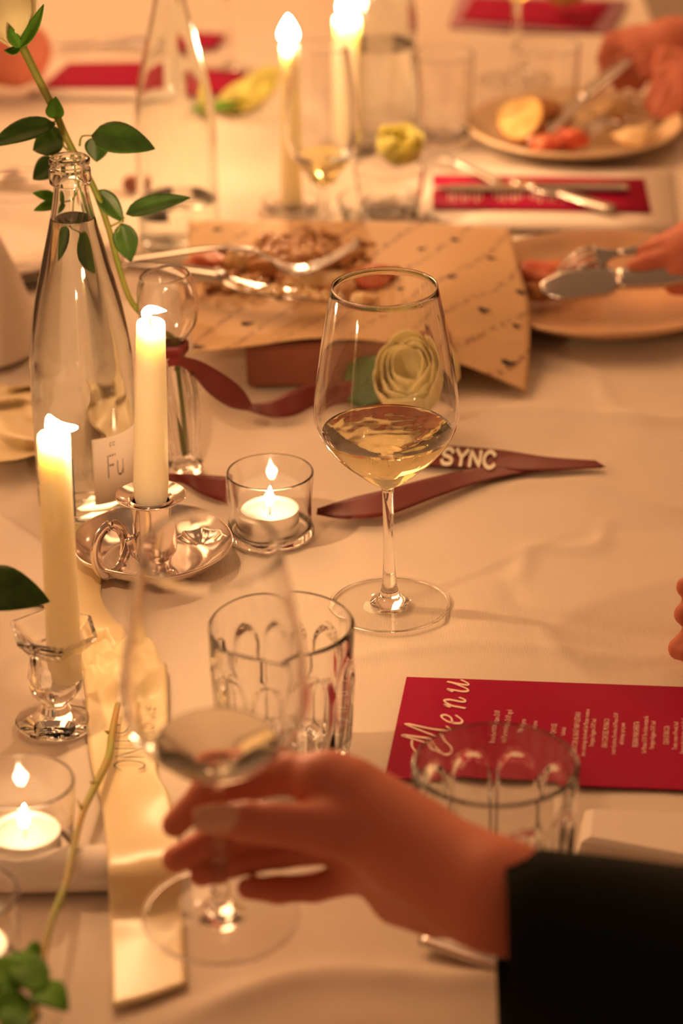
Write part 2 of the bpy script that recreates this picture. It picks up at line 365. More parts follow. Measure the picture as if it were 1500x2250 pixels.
# ================================================================== GLASSWARE
def glass_profile(outer, wall, floor_z, top=True):
    """closed profile: outer from the base middle up to the rim, then the inner wall down to the inner floor"""
    o = prof(outer); inner = []
    for i in range(len(o)-1, -1, -1):
        r, z = o[i]
        if z >= floor_z:
            wl = wall if not callable(wall) else wall(z)
            inner.append((max(r - wl, 0), z if i < len(o)-1 else z - .02))
    return [(0, o[0][1])] + o + inner + [(0, floor_z)]
BOWL = [(.37, 8.2), (.50, 8.55), (1.1, 8.95), (2.05, 9.75), (3.1, 10.7), (3.95, 11.8), (4.48, 12.9), (4.62, 13.8), (4.42, 15.8), (4.02, 18.4), (3.62, 20.6), (3.33, 22.05), (3.31, 22.12), (3.26, 22.14)]
def wine_glass(base, axis, s, level, name, label, ripple=0, group=None, liquid=WINE, cat='wine glass', bowlr=1.0, zf=None):
    root = empty(name, base, label, cat, group)
    foot = [(1.27, .30), (1.12, .42), (.78, .72), (.58, 1.15), (.48, 1.7), (.37, 3.2), (.34, 5.5)]
    out = [(r*(bowlr if z > 9 else 1)*s, z*s) for r, z in BOWL]; ft = [(r*s, z*s) for r, z in foot]
    if zf: ft = [(r, zf(z)) for r, z in ft]; out = [(r, zf(z)) for r, z in out]
    BZ = (zf(8.9) if zf else 8.9)*(1 if zf else s); po = prof(ft) + prof(out); pin = []
    for r, z in reversed(prof(out)):
        if z > BZ: pin.append((max(r-(.11 if z < 22.0*s or zf else .045)*s, 0), z if z < 22.08*s else z-.03*s))
    disc = [(1.29, .02), (3.80, .02), (3.80, .12), (2.6, .14), (1.7, .19), (1.29, .29), (1.29, .02)]
    rim = [(3.76, .02), (3.90, .02), (3.97, .06), (3.97, .11), (3.90, .155), (3.76, .15), (3.76, .02)]
    fz = (lambda z: z) if zf else (lambda z: z*s)
    mesh('foot', *lathe([(r*s, fz(z)) for r, z in disc], base, axis, 96), THIN, root)
    mesh('foot_rim', *lathe([(r*s, fz(z)) for r, z in rim], base, axis, 96), GLASS, root)
    body = [(0, .03*s), (1.27*s, .03*s)] + po + [(3.28*s*bowlr if False else pin[0][0], pin[0][1])] + pin[1:] + [(0, BZ-.05*s)]
    mesh('glass_body', *lathe(body, base, axis, 96), GLASS, root)
    liq = [(0, BZ-.07*s)] + [(max(r-.085*s, .01), z) for r, z in prof(out) if BZ < z < level*s]
    rl = liq[-1][0]; lift = .12*s
    liq += [(rl+.01, level*s), (rl*.97, (level-.06)*s), (rl*.85, (level-.10)*s), (rl*.5, (level-.11)*s), (0, (level-.11)*s)]
    mesh('wine', *lathe(liq, base, axis, 96), liquid, root)
    return root
UP = Vector((0, 0, 1))
wine_glass(P(856, 1330), (-.006, 0, 1), 1.0, 12.45, 'wine_glass', 'tall stemmed glass of white wine standing alone in the middle of the table')
# the lifted glass
HB = Q(485, 2012, CAM.y + 1.297)
HT = Q(463, 1203, CAM.y + 1.272); ax = (HT - HB).normalized()
held = wine_glass(HB, ax, (HT-HB).length*100/22.1, 10.8, 'wine_glass', 'stemmed wine glass held up by the hand in the foreground, little wine left', liquid=WINE2)
# tumblers with pressed arches
def tumbler(base, r0, h, label, group=None, rot=0, n=10, s=1):
    root = empty('tumbler', base, label, 'tumbler', group)
    outer = [(r0*.80, 0), (r0*.86, .12), (r0*.90, .8), (r0*.955, h*.4), (r0*.985, h*.72), (r0, h-.35), (r0*1.0, h-.08), (r0*.985, h)]
    po = prof(outer, 12); zt = h*.80
    def rad(r, z, a):
        if z > h*.9: return r
        ph = ((a+rot)*n/(2*math.pi)) % 1.0; u = abs(ph-.5)*2            # 0 at panel middle, 1 at the rib between panels
        top = zt*(.80 + .20*math.sqrt(max(0, 1-min(1, u/.88)**2)))
        q = (top - z)/(.05*h); k = 1/(1+math.exp(-max(-30, min(30, q*3.5))))
        ku = 1/(1+math.exp(-max(-30, min(30, (.88-u)*34))))
        ridge = math.exp(-(q/.9)**2)*(u < .95)
        half = math.pi/n; phi = (ph-.5)*2*half; flat = math.cos(half)/math.cos(phi)
        return r*(1 + .02*k*(1-ku)) * (1 - k*ku*(1-flat*.975)) + .085*ridge
    pin = [(r0-.16, h-.03), (r0-.22, h-.12), (r0*.985-.32, h*.72), (r0*.955-.42, h*.4), (r0*.88-.48, 1.5), (r0*.70-.3, 1.05), (r0*.35, .95), (0, .93)]
    vs1, fs1 = lathe([(0, .25), (r0*.55, .22), (r0*.72, .02)] + po, base, (0, 0, 1), 216, rad)
    vs2, fs2 = lathe(prof(pin, 4), base, (0, 0, 1), 216)
    k = len(vs1); a0 = k-216; fs = fs1 + [[i+k for i in f] for f in fs2] + [[a0+i, a0+(i+1) % 216, k+(i+1) % 216, k+i] for i in range(216)]
    mesh('glass_body', vs1+vs2, fs, THICK, root)
    return root
b = P(1088, 1677, 8.6); tumbler(Vector((b.x, b.y, TZ)), 4.46, 8.6, 'empty arched tumbler standing in front of the crimson menu', rot=.35)
b = P(617, 1370, 9.2); tumbler(Vector((b.x, b.y, TZ)), 4.24, 9.2, 'empty arched tumbler standing behind the raised wine glass and the hand', rot=.1)
# tealights in plain cylinders
def flame(c, h, r, parent, bend=(0, 0), m=FIRE):
    """teardrop; c bottom of the flame, h and r in cm, bend in cm at the tip along x, y"""
    pr = [(0, 0), (.55, .06), (.92, .2), (1, .34), (.82, .55), (.45, .78), (.15, .94), (0, 1)]
    vs, fs = lathe([(a*r, b2*h) for a, b2 in pr], Vector((0, 0, 0)), (0, 0, 1), 14)
    vs = [c + v + Vector((bend[0]*.01, bend[1]*.01, 0))*max(0, v.z/(h*.01))**1.6 for v in vs]
    flame_light(c + Vector((0, 0, h*.0045)), TAPER_W*1.5 if h > 2 else TEA_W)
    return mesh('flame', vs, fs, m, parent)
def blown(pts, radii, parent, y, lp):
    flame_light(Q(*lp, y), TAPER_W*1.1)
    return tube([Q(a, b2, y) for a, b2 in pts], radii, FIRE, 'flame', parent, 10, 5)
def tealight(c, r, label, name='tealight', group=None):
    t = empty(name, c, label, 'candle', group)
    mesh('tin_cup', *lathe([(0, 0), (r-.05, 0), (r, .06), (r, 1.55), (r+.04, 1.62), (r-.02, 1.60), (r-.06, 1.5), (r-.08, .15), (0, .1)], c, (0, 0, 1), 40), TIN, t)
    mesh('wax', *lathe([(0, .12), (r-.1, .14), (r-.1, 1.28), (r-.35, 1.22), (.6, 1.12), (0, 1.1)], c, (0, 0, 1), 40), WAX, t)
    tube([c+Vector((0, 0, .011)), c+Vector((.0004, 0, .0185))], [.06, .05], WICK, 'wick', t, 6)
    flame(c+Vector((0, 0, .0175)), 1.5, .30, t, (.08, 0)); return t
def votive(base, r, h, label, group=None):
    root = empty('votive_holder', base, label, 'candle holder', group)
    wl = .17
    pr = prof([(r*.80, 0), (r*.97, .12), (r*.985, .5), (r*.93, 1.2), (r*.94, h*.5), (r, h-.1)], 5)
    pin = prof([(r-wl+.03, h-.05), (r*.94-wl, h*.5), (r*.93-wl, 1.3), (r*.92-wl, .7), (r*.7, .45), (0, .40)], 5)
    mesh('glass_body', *lathe([(0, .1)]+pr+[(r-.05, h)]+pin, base, (0, 0, 1), 72), GLASS, root); return root
b = P(593, 1035, 4.8); b.z = TZ
votive(b, 2.95, 4.8, 'glass votive holder with a lit tealight, beside the silver chamberstick')
tealight(b+Vector((-.001, 0, .0045)), 1.98, 'lit tealight inside the glass votive beside the silver chamberstick')
b = P(46, 1715, 5.2); b.z = TZ
votive(b, 2.95, 5.2, 'glass votive holder with a lit tealight behind the folded white napkin')
tealight(b+Vector((0, 0, .0045)), 1.98, 'lit tealight inside the glass votive behind the folded white napkin')
b = P(-82, 1962, 5.2); b.z = TZ
votive(b, 2.95, 5.2, 'glass votive holder cut off at the left frame edge in front of the napkin')
tealight(b+Vector((.001, 0, .0045)), 1.98, 'lit tealight at the left frame edge in front of the napkin')
# taper candles
def taper(bot, top, r0, r1, label, bend, fh=2.6, fr=.42, group=None):
    root = empty('taper_candle', bot, label, 'candle', group); a = (top-bot); ln = a.length*100
    pr = [(0, 0), (r0*.85, 0), (r0*.96, .5), (r0, 1.6)] + [(r0+(r1-r0)*t, 1.6+(ln-1.6)*t) for t in (.25, .5, .75, .97)] + [(r1*.96, ln-.1), (r1*.86, ln-.02), (r1*.7, ln-.12), (r1*.4, ln-.3), (0, ln-.38)]
    mesh('wax', *lathe(pr, bot, a, 48), WAX, root)
    n = a.normalized()
    tube([top-n*.005, top+n*.003, top+n*.007+Vector((.0008, 0, 0))], [.09, .07, .05], WICK, 'wick', root, 6)
    if bend is not None: flame(top+n*.001, fh, fr, root, bend)
    return root
SB = P(333, 1258, .7)                                  # middle of the silver dish foot
cb = Q(331, 1092, SB.y); ct = Q(331, 704, SB.y)
t_ = taper(cb - Vector((0, 0, .004)), ct, 1.16, .92, 'lit cream taper candle standing in the silver chamberstick', None)
blown([(320, 702), (318, 689), (329, 681), (345, 681), (366, 683)], [.08, .26, .33, .26, .03], t_, SB.y, (360, 680))
GB = P(120, 1590); GB.z = TZ
cb2 = Q(143, 1488, GB.y); ct2 = Q(117, 952, GB.y)
t_ = taper(cb2, ct2, 1.05, .93, 'lit cream taper candle leaning in the pressed glass holder at left', None)
blown([(107, 913), (112, 929), (122, 941), (145, 941), (169, 939)], [.06, .36, .48, .26, .05], t_, GB.y, (160, 937))
# faceted glass candle holder
gh = empty('candle_holder', GB, 'faceted pressed glass candlestick on a round foot at left', 'candle holder')
hex_ = lambda r, z, a: r*(1 if z < 2.2 else (.93 + .09*max(0, math.cos(3*a))**.6 if z < 4.6 else .86/max(.80, math.cos(((a+.3) % (math.pi/3)) - math.pi/6))))
mesh('glass_body', *lathe([(0, .02), (2.25, .02), (2.38, .14), (2.3, .3), (1.7, .62), (1.0, 1.0), (.78, 1.4), (.95, 1.75), (1.35, 2.1), (1.66, 2.7), (1.72, 3.3), (1.62, 3.9), (1.55, 4.6), (1.62, 5.0), (2.1, 5.5), (2.75, 6.2), (2.82, 6.45), (2.6, 6.5), (1.9, 5.75), (1.32, 5.3), (1.22, 4.6), (1.18, 2.95), (0, 2.85)], GB, (cb2-GB).normalized()*.25+Vector((0, 0, 1)), 96, hex_), THICK, gh)
# silver chamberstick
D0 = P(340, 1240, 0); D0.z = TZ + .0028
cs = empty('chamberstick', D0, 'tarnished silver chamberstick with finger ring, round dish and wide drip pan', 'candle holder')
dish = prof([(0, .05), (2.6, .05), (3.6, .12), (4.7, .75), (5.35, 1.35), (5.5, 1.55)], 6)
din = [(max(r-.12, 0), z+.12) for r, z in reversed(dish)]
wob = lambda r, z, a: r*(1+.012*math.cos(5*a+.5)*(r/5.5)**2)
mesh('dish', *lathe(dish+[(5.46, 1.63)]+din, D0, (0, 0, 1), 120, wob), SILVER, cs)
SX = Vector((cb.x, SB.y, TZ))
hz = (cb.z-TZ)*100
mesh('socket', *lathe(prof([(1.5, .42), (1.3, .7), (.85, 1.2), (.80, 1.9), (1.1, 2.3), (1.25, 2.8), (1.32, hz-.6), (1.42, hz-.25), (1.5, hz-.12)], 5)+[(1.4, hz), (1.24, hz-.2), (1.2, 2.9), (0, 2.8)], SX, (0, 0, 1), 64), SILVER, cs)
mesh('drip_pan', *lathe([(1.22, hz-.35), (1.5, hz-.28), (1.95, hz-.12), (2.28, hz+.10), (2.34, hz+.16), (2.30, hz+.20), (1.9, hz-.02), (1.45, hz-.18), (1.22, hz-.25), (1.22, hz-.35)], SX, (0, 0, 1), 72), SILVER, cs)
rc = Q(243, 1208, SX.y-.012); ringp = []
for k in range(25):
    a = math.radians(-25 + 360*k/24*.97); ringp.append(rc + Vector((.0105*math.cos(a)*.9, .008*math.cos(a), .0175*math.sin(a))))
def band(pts, wdir, wd, th, m, name, parent):
    vs = []; fs = []
    for i, p in enumerate(pts):
        t = (pts[min(i+1, len(pts)-1)]-pts[max(i-1, 0)]).normalized(); wv = (wdir - t*wdir.dot(t)).normalized(); nn = t.cross(wv)
        for a, b2 in ((-1, -1), (1, -1), (1, 1), (-1, 1)): vs.append(p + wv*a*wd/2 + nn*b2*th/2)
    for i in range(len(pts)-1):
        for j in range(4): q = (j+1) % 4; fs.append([i*4+j, i*4+q, i*4+4+q, i*4+4+j])
    fs += [[0, 1, 2, 3], [len(vs)-4, len(vs)-3, len(vs)-2, len(vs)-1]]
    return mesh(name, vs, fs, m, parent)
hp = ringp + [rc+Vector((.012, .004, .002)), Q(285, 1180, SX.y-.01), Q(297, 1212, SX.y-.008), Q(312, 1228, SX.y-.008)]
band(spline(list(reversed(hp)), 3), Vector((-.75, -.6, .1)), .0075, .0012, SILVER, 'finger_ring', cs)
# scalloped thumb leaf at right of the dish
lc = P(440, 1205, 1.4); rows = []
for i in range(9):
    a = math.pi*(i/8 - .5)
    rows.append([lc + Vector((math.sin(a)*.019*s*(1+.08*math.cos(i*3.1)), math.cos(a)*.013*s*(1+.08*math.cos(i*3.1)), .003+.006*s*s)) for s in (.15, .5, .8, 1.0)])
sheet(rows, SILVER, 'thumb_shell', cs, .0012, 4, sub=3)
# water bottles
def bottle(base, s, label, level, labels=None, group=None, tint=BOTTLE):
    root = empty('water_bottle', base, label, 'bottle', group)
    out = prof([(3.05, 0), (3.4, .3), (3.5, .9), (3.52, 4), (3.52, 8.5), (3.55, 10.2), (3.42, 12.2), (2.95, 15.2), (2.25, 18.2), (1.62, 20.8), (1.26, 22.6), (1.16, 23.6), (1.18, 23.7)], 5)
    lip = [(1.40, 23.8), (1.42, 24.1), (1.38, 24.7), (1.22, 24.85), (1.22, 25.0), (1.36, 25.1), (1.38, 25.35), (1.25, 25.5), (1.0, 25.5), (.90, 25.4), (.86, 24.5)]
    inn = [(max(r-.26-.1*(z < 1), .1), z) for r, z in reversed(out) if z > .9]
    body = [(0, .5), (2.2, .35), (2.9, .02)] + out + lip + inn + [(2.2, .95), (0, 1.3)]
    mesh('glass_body', *lathe([(r*s, z*s) for r, z in body], base, (0, 0, 1), 80), tint, root)
    wt = [(0, 1.28)] + [(2.2, .93)] + [(max(r-.235-.1*(z < 1), .1), z) for r, z in out if .9 < z < level] 
    rl = wt[-1][0]; wt += [(rl, level), (0, level)]
    mesh('water', *lathe([(r*s, z*s) for r, z in wt], base, (0, 0, 1), 80), WATER, root)
    for (a0, a1, z0, z1, m, nm) in labels or []:
        v = []; f = []; k = 24; rr = 3.56*s*.01
        for i in range(k+1):
            a = a0+(a1-a0)*i/k
            for z in (z0, z1): v.append(base + Vector((math.cos(a)*rr, math.sin(a)*rr, z*s*.01)))
        f = [[2*i, 2*i+2, 2*i+3, 2*i+1] for i in range(k)]
        o = mesh(nm, v, f, m, root, closed=False); md = o.modifiers.new('th', 'SOLIDIFY'); md.thickness = .0003; md.offset = 1
    return root
B1 = P(196, 1112); B1.z = TZ
r_ = math.radians
bt = bottle(B1, 1.0, 'open clear glass water bottle with a white paper label, nearest at left', 21.3, [(r_(-78), r_(-5), 1.7, 6.6, LABELP, 'label'), (r_(5), r_(60), 1.5, 6.0, BLUE, 'back_label'), (r_(-118), r_(-100), .9, 5.2, BLUE, 'blue_strip')])
def on_bottle(u, v, a0=r_(-62), z0=3.6, h=1.6): 
    a = a0 + u*.19; return B1 + Vector((math.cos(a)*.03590, math.sin(a)*.03590, (z0+v*h)*.01))
strokes('lettering', 'Fu', on_bottle, .09, INK, bt, 1.1)
strokes('lettering', 'CC', lambda u, v: on_bottle(u*.25, v, r_(-58), 5.9, .25), .2, INK, bt, 1.5)
B2 = P(395, 538); B2.z = TZ
bottle(B2, .98, 'clear glass water bottle behind the rose leaves, cut by the top edge', 4.3, [(r_(100), r_(150), 1.5, 4.0, BLUE, 'back_label')])
B3 = P(835, 300); B3.z = TZ
bottle(B3, 1.0, 'clear glass water bottle with a red label edge behind the far tapers', 9.0, [(r_(-14), r_(2), 2.0, 6.6, REDL, 'label')])
# glass bud vase with the rose
V1 = P(408, 1035); V1.z = TZ; YV = V1.y
vase = empty('bud_vase', V1, 'fluted glass bud vase with a burgundy ribbon tied around its neck', 'vase')
fl_ = lambda r, z, a: r*(1 + (.11*math.cos(9*a + z*.25) if .6 < z < 8.2 else 0))
vp = prof([(1.25, 0), (1.35, .2), (1.15, .8), (1.1, 2), (1.3, 4), (1.35, 6.2), (1.15, 7.8), (.8, 8.5), (.95, 9.3), (.85, 9.9), (1.2, 10.4), (1.9, 11.4), (2.15, 12.8), (2.0, 14.2), (1.75, 15.0)], 6)
vi = [(max(r-.16, .1), z) for r, z in reversed(vp) if z > 1.0]
mesh('glass_body', *lathe([(0, .05)]+vp+[(1.66, 15.05)]+vi+[(0, 1.0)], V1, (-.06, 0, 1), 108, fl_), THICK, vase)
# central rose
def leaf(name, base, tip, wd, m, parent=None, up=(0, -.7, .7), fold=.25, droop=0, label=None, cat=None, curl=0):
    base, tip = Vector(base), Vector(tip); a = tip-base; ln = a.length; a.normalize()
    u = Vector(up); u = (u - a*u.dot(a)).normalized(); s = a.cross(u)
    rows = []
    for i in range(11):
        t = i/10; w2 = wd*.01*(math.sin(math.pi*min(1, t**.8))**.75)*(1-.25*t) if 0 < t < 1 else .0002
        c = base + a*ln*t + u*(droop*.01*math.sin(math.pi*t))
        row = []
        for k in range(-4, 5):
            q = k/4; row.append(c + s*w2*q/1 + u*(abs(q)*w2*fold + curl*.01*q*t))
        rows.append(row)
    nc = 9; vs = [p for r in rows for p in r]; fs = [[i*nc+j, i*nc+j+1, (i+1)*nc+j+1, (i+1)*nc+j] for i in range(10) for j in range(nc-1)]
    o = mesh(name, vs, fs, m, parent, closed=False); md = o.modifiers.new('th', 'SOLIDIFY'); md.thickness = .0006
    if label: tag(o, label, cat)
    return o
def rose(c, axis, R, H, m, root, open_=.25, np_=(3, 5, 5, 6), seed=1):
    x, y, z = frame(axis); rnd = random.Random(seed)
    for k, n in enumerate(np_):
        f = (k+1)/len(np_)
        for i in range(n):
            a0 = 2*math.pi*(i+.5*(k % 2))/n + rnd.uniform(-.15, .15); wdt = math.pi/n*1.5; rows = []
            hh = H*(1.0 - .12*f + rnd.uniform(-.04, .04)); RR = R*(.30+.70*f)*(1+rnd.uniform(-.05, .05))
            for v in (0, .15, .35, .55, .75, .9, 1):
                row = []
                for u in (-1, -.6, -.2, .2, .6, 1):
                    a = a0 + u*wdt*(.35+.65*math.sin(min(1, v*1.2)*math.pi/2))*(1-.25*v)
                    rr = RR*(.12+.88*math.sin(min(1, v*1.35)*math.pi/2)) * (1 - .22*(1-open_*2*f)*max(0, v-.5)*2) + R*open_*f*max(0, v-.7)*1.5
                    h = hh*(v - .16*u*u*v)
                    row.append(c + (x*math.cos(a)+y*math.sin(a))*rr*.01 + z*h*.01)
                rows.append(row)
            sheet(rows, m, 'petal', root, .0006, 2, sub=2)
def sprig(name, pts, radii, m, label, cat='rose'):
    root = empty(name, pts[0], label, cat); tube(pts, radii, m, 'stem', root, 10, 5); return root
sp = [(404, 1030), (402, 940), (400, 850), (386, 765), (345, 720), (290, 665), (262, 590), (238, 500), (205, 410), (160, 330), (140, 290), (118, 240), (80, 165), (48, 100)]
pts = [Q(a, b2, YV - .002*(i > 3)) for i, (a, b2) in enumerate(sp)]
pts[0] = V1 + Vector((0, 0, .013))
for i in range(1, 4): pts[i] = V1 + Vector((-.004*i*.3, 0, .013+.029*i))
rs = sprig('rose', pts, [.20, .2, .2, .22, .24, .27, .30], STEM, 'cream rose with long leafy stem standing in the fluted bud vase')
rose(Q(40, 105, YV), (-.22, .0, 1), 2.3, 5.6, PETAL, rs, .05, (3, 4, 5), 3)
for tp, ww in (((95, 10), .5), ((-8, 0), .5), ((10, 110), .35), ((22, 60), .45)):
    leaf('sepal', Q(44, 104, YV-.012), Q(tp[0], tp[1], YV-.024), ww, LEAFD, rs, droop=-.3)
# a leaf: (base px, tip px, half width cm)
for bp, tp, ww, dy, m, dr, fo in [((122, 272), (-25, 322), .75, -.01, LEAFM, .4, .35), ((142, 300), (72, 330), 1.05, .012, LEAFM, .2, .2), ((122, 352), (72, 394), .75, .02, LEAFM, 0, .2),
                          ((122, 262), (122, 212), .55, -.004, LEAFD, .2, .4), ((200, 298), (341, 327), 1.05, -.01, LEAFM, .45, .15), ((214, 300), (212, 356), .75, .008, LEAFM, 0, .2),
                          ((125, 438), (72, 424), .35, .01, LEAFD, .1, .4), ((130, 448), (74, 462), .35, .01, LEAFD, .1, .4),
                          ((212, 418), (272, 488), .62, 0, LEAFM, .1, .35), ((276, 470), (418, 434), .62, 0, LEAFM, .25, .45), ((266, 490), (288, 575), .75, 0, LEAFM, .1, .3)]:
    leaf('leaf', Q(*bp, YV+dy), Q(*tp, YV+dy), ww*1.25, m, rs, fold=fo, droop=dr)
for a, b2, c2 in (((142, 290), (128, 268), (100, 272)), ((175, 320), (180, 300), (202, 298)), ((238, 500), (262, 488), (274, 478)), ((205, 410), (208, 414), (213, 420)), ((247, 530), (258, 510), (264, 492)), ((150, 330), (140, 320), (140, 302)), ((165, 345), (135, 352), (122, 354)), ((200, 400), (160, 435), (125, 440))):
    tube([Q(*a, YV), Q(*b2, YV-.002), Q(*c2, YV)], [.09, .07, .05], STEM, 'leaf_stalk', rs, 6)
for (a, b2) in (((252, 545), (262, 548)), ((95, 190), (86, 186)), ((120, 245), (112, 252))):
    tube([Q(*a, YV-.002), Q(*b2, YV-.003)], [.12, .01], STEM, 'thorn', rs, 6, 2)
# loose leaves seen through the nearest bottle and rose greenery low behind it
leaf('leaf', Q(140, 560, YV+.03), Q(118, 660, YV+.03), 1.1, LEAFD, rs, fold=.2); leaf('leaf', Q(190, 520, YV+.03), Q(218, 625, YV+.03), .8, LEAFM, rs, fold=.2)
tube([Q(160, 470, YV+.02), Q(172, 520, YV+.025), Q(140, 560, YV+.03)], [.1, .08], STEM, 'leaf_stalk', rs, 6)
tube([Q(172, 520, YV+.025), Q(190, 522, YV+.03)], [.08, .06], STEM, 'leaf_stalk', rs, 6); tube([Q(180, 395, YV), Q(165, 440, YV+.01), Q(160, 470, YV+.02)], [.1, .1], STEM, 'leaf_stalk', rs, 6)
# foreground rose stalk laid across ribbon and napkin
fp = [P(258, 1548, 1.2), P(246, 1612, 1.3), P(238, 1665, 1.4), P(205, 1735, 2.0), P(180, 1790, 2.4), P(160, 1870, 3.1), P(143, 1945, 3.4), P(118, 2010, 3.6), P(98, 2085, 3.8), P(92, 2150, 3.8), P(70, 2250, 3.8)]
fs_ = sprig('rose_stalk', fp, [.17, .24, .24, .21, .19, .21, .20, .19, .17, .15], STEM2, 'thorny cut rose stalk lying over the cream ribbon at bottom left', 'stalk')
for p, q in ((P(214, 1722, 2.0), P(196, 1718, 2.3)), (P(182, 1780, 2.4), P(168, 1755, 2.8)), (P(148, 1935, 3.4), P(134, 1925, 3.6)), (P(240, 1610, 1.4), P(229, 1606, 1.5)), (P(160, 1865, 3.1), P(174, 1872, 3.1)), (P(128, 1990, 3.5), P(142, 1992, 3.5))):
    tube([p, q], [.16, .03], STEM2, 'thorn', fs_, 6, 2)
for bp, tp, ww, z in (((92, 2180), (28, 2090), 1.05, 4.2), ((80, 2170), (150, 2222), 1.0, 4.0), ((60, 2165), (-60, 2120), 1.1, 4.0), ((70, 2200), (-30, 2240), 1.2, 3.6), ((92, 2100), (50, 2095), .7, 4.2), ((60, 2215), (20, 2290), 1.1, 3.5)):
    leaf('leaf', P(*bp, z), P(*tp, z), ww, LEAFD, fs_, up=(0, -.3, .9), fold=.15, droop=.3)
# second foreground rose leaf at the left edge
lr = sprig('rose_sprig', [P(-160, 1220, 9), P(-110, 1260, 9.3), P(-55, 1290, 9.8)], [.15, .1], STEM, 'dark rose leaf reaching in from the left in front of the candle', 'leaf')
leaf('leaf', P(-60, 1285, 9.8), P(110, 1322, 9.2), 1.55, LEAFM, lr, up=(0, -.75, .65), fold=.12, droop=.7)
# ================================================================== PAPER, CARDS, RIBBONS, LINEN
def card(name, c4, m, label, cat, z=.15, th=.0006, group=None, bow=0):
    a, b2, c2, d = [P(p[0], p[1], z) for p in c4]
    rows = [[a.lerp(d, t).lerp(b2.lerp(c2, t), s) + Vector((0, 0, bow*.01*math.sin(math.pi*s))) for s in (0, .25, .5, .75, 1)] for t in (0, .5, 1)]
    o = sheet(rows, m, name, None, th, 3); return tag(o, label, cat, group)
A_ = P(845, 1708, .2); Dd = P(893, 1487, .2); Bb = P(1500, 1734, .2)
ud = (Bb-A_).normalized(); Wc = (Dd-A_); Lc = .215
fm = lambda u, v: A_ + ud*u*.01 + Wc*(v/12.4) + Vector((0, 0, .00035))
mcorn = [A_, A_+ud*Lc, A_+ud*Lc+Wc, Dd]
vs = mcorn + [v+Vector((0, 0, -.0008)) for v in mcorn]
mn = mesh('menu', vs, [[0, 1, 2, 3], [7, 6, 5, 4], [0, 4, 5, 1], [1, 5, 6, 2], [2, 6, 7, 3], [3, 7, 4, 0]], MENU, smooth=False)
tag(mn, 'large crimson menu card with pale script heading beside the short tumbler', 'menu')
# text runs towards +v, its lines stack towards +u
strokes('menu_heading', 'M', lambda x, y: fm(3.3 - y*2.7, 3.7 + x*2.1), .13, PRINT, mn, thin=.05, slant=.30)
strokes('menu_heading', 'env', lambda x, y: fm(3.9 - y*2.0, 6.45 + x*1.5), .17, PRINT, mn, 1.32, thin=.06, slant=.35)
def textline(body, u, size, vc=6.2, cond=.62):
    cu = bpy.data.curves.new('text', 'FONT'); cu.body = body; cu.size = 1; cu.resolution_u = 1; cu.align_x = 'CENTER'
    o = bpy.data.objects.new('text', cu); C.objects.link(o); bpy.context.view_layer.update()
    me = bpy.data.meshes.new_from_object(o.evaluated_get(bpy.context.evaluated_depsgraph_get()))
    V = [v.co.copy() for v in me.vertices]; Fc = [list(p.vertices) for p in me.polygons]
    bpy.data.objects.remove(o); bpy.data.curves.remove(cu); bpy.data.meshes.remove(me)
    return [fm(u - v.y*size, vc + v.x*size*cond) for v in V], Fc
TV, TF = [], []
for body, u, size in [('Bruschetta with San Marzano DOP', 6.1, .52), ('aged Parmigiano Reggiano DOP aged', 6.8, .52), ('Burrata with basil press', 7.7, .45), ('fresh basil, hand press', 8.4, .42), ('TO CHOOSE', 9.6, .50), ('Individual', 10.15, .42),
                      ('GNOCCHI AL RAGÙ NAPOLETANO', 10.95, .50), ('slow cooked ragù of pork with San Marzano tomatoes', 11.45, .42), ('Parmigiano Reggiano DOP, basil', 11.9, .42),
                      ('GNOCCHI DEL MONACO', 12.7, .50), ('cream of potatoes, Provolone del Monaco DOP', 13.2, .42), ('wild shrimps, spot prawn', 13.65, .42),
                      ('REGINA MARGHERITA', 14.5, .50), ('San Marzano DOP, Fior di latte mozzarella', 15.0, .42), ('Parmigiano Reggiano DOP, basil', 15.45, .42),
                      ('CASA DI BACCA', 16.3, .50), ('Tomato, cream of Provola, basil', 16.8, .42), ('Parmesan, fried aubergine, smoked basil', 17.25, .42), ('DESSERT', 18.2, .50), ('Tiramisù', 18.7, .42)]:
    a, b2 = textline(body, u, size); k = len(TV); TV += a; TF += [[i+k for i in f] for f in b2]
mesh('menu_text', TV, TF, PRINT, mn, smooth=False, closed=False)
def pxs(rows, m, name, parent=None, th=.0004, n=6, sub=4, nz=0, ns=40):
    return sheet([[P(*p) for p in r] for r in rows], m, name, parent, th, n, nz, ns, sub)
# burgundy ribbon: right loop with lettering
rb = empty('ribbon', P(1000, 1060), 'burgundy satin ribbon with white lettering folded beside the standing wine glass', 'ribbon')
pxs([[(770, 985, .3), (768, 965, .3)], [(850, 1003, .4), (850, 965, .4)], [(930, 1021, .25), (935, 975, .25)], [(1088, 1031, .25), (1092, 988, .25)], [(1200, 1034, .5), (1200, 1004, .5)], [(1330, 1026, .3), (1308, 1012, .5)]], BURG, 'upper_length', rb, n=5)
pxs([[(695, 1131, .25), (697, 1117, .9)], [(760, 1140, .5), (770, 1094, .9)], [(850, 1132, .6), (850, 1075, 1.1)], [(960, 1092, .5), (960, 1046, .9)], [(1060, 1058, .4), (1080, 1024, .3)], [(1170, 1036, .3), (1180, 1026, .3)], [(1322, 1028, .25), (1322, 1020, .25)]], BURG, 'lower_length', rb, n=5)
strokes('lettering', 'SYNC', quadmap(P(968, 1016, .40), P(1085, 1026, .40), P(1090, 994, .40), P(974, 985, .40)) and (lambda u, v: quadmap(P(968, 1018, .42), P(1085, 1028, .42), P(1089, 994, .42), P(974, 985, .42))(u/4.75, v)), .27, WHITEINK, rb, 1.25)
rb2 = empty('ribbon', P(440, 1075), 'burgundy satin ribbon lying flat between the bottle and the votive', 'ribbon')
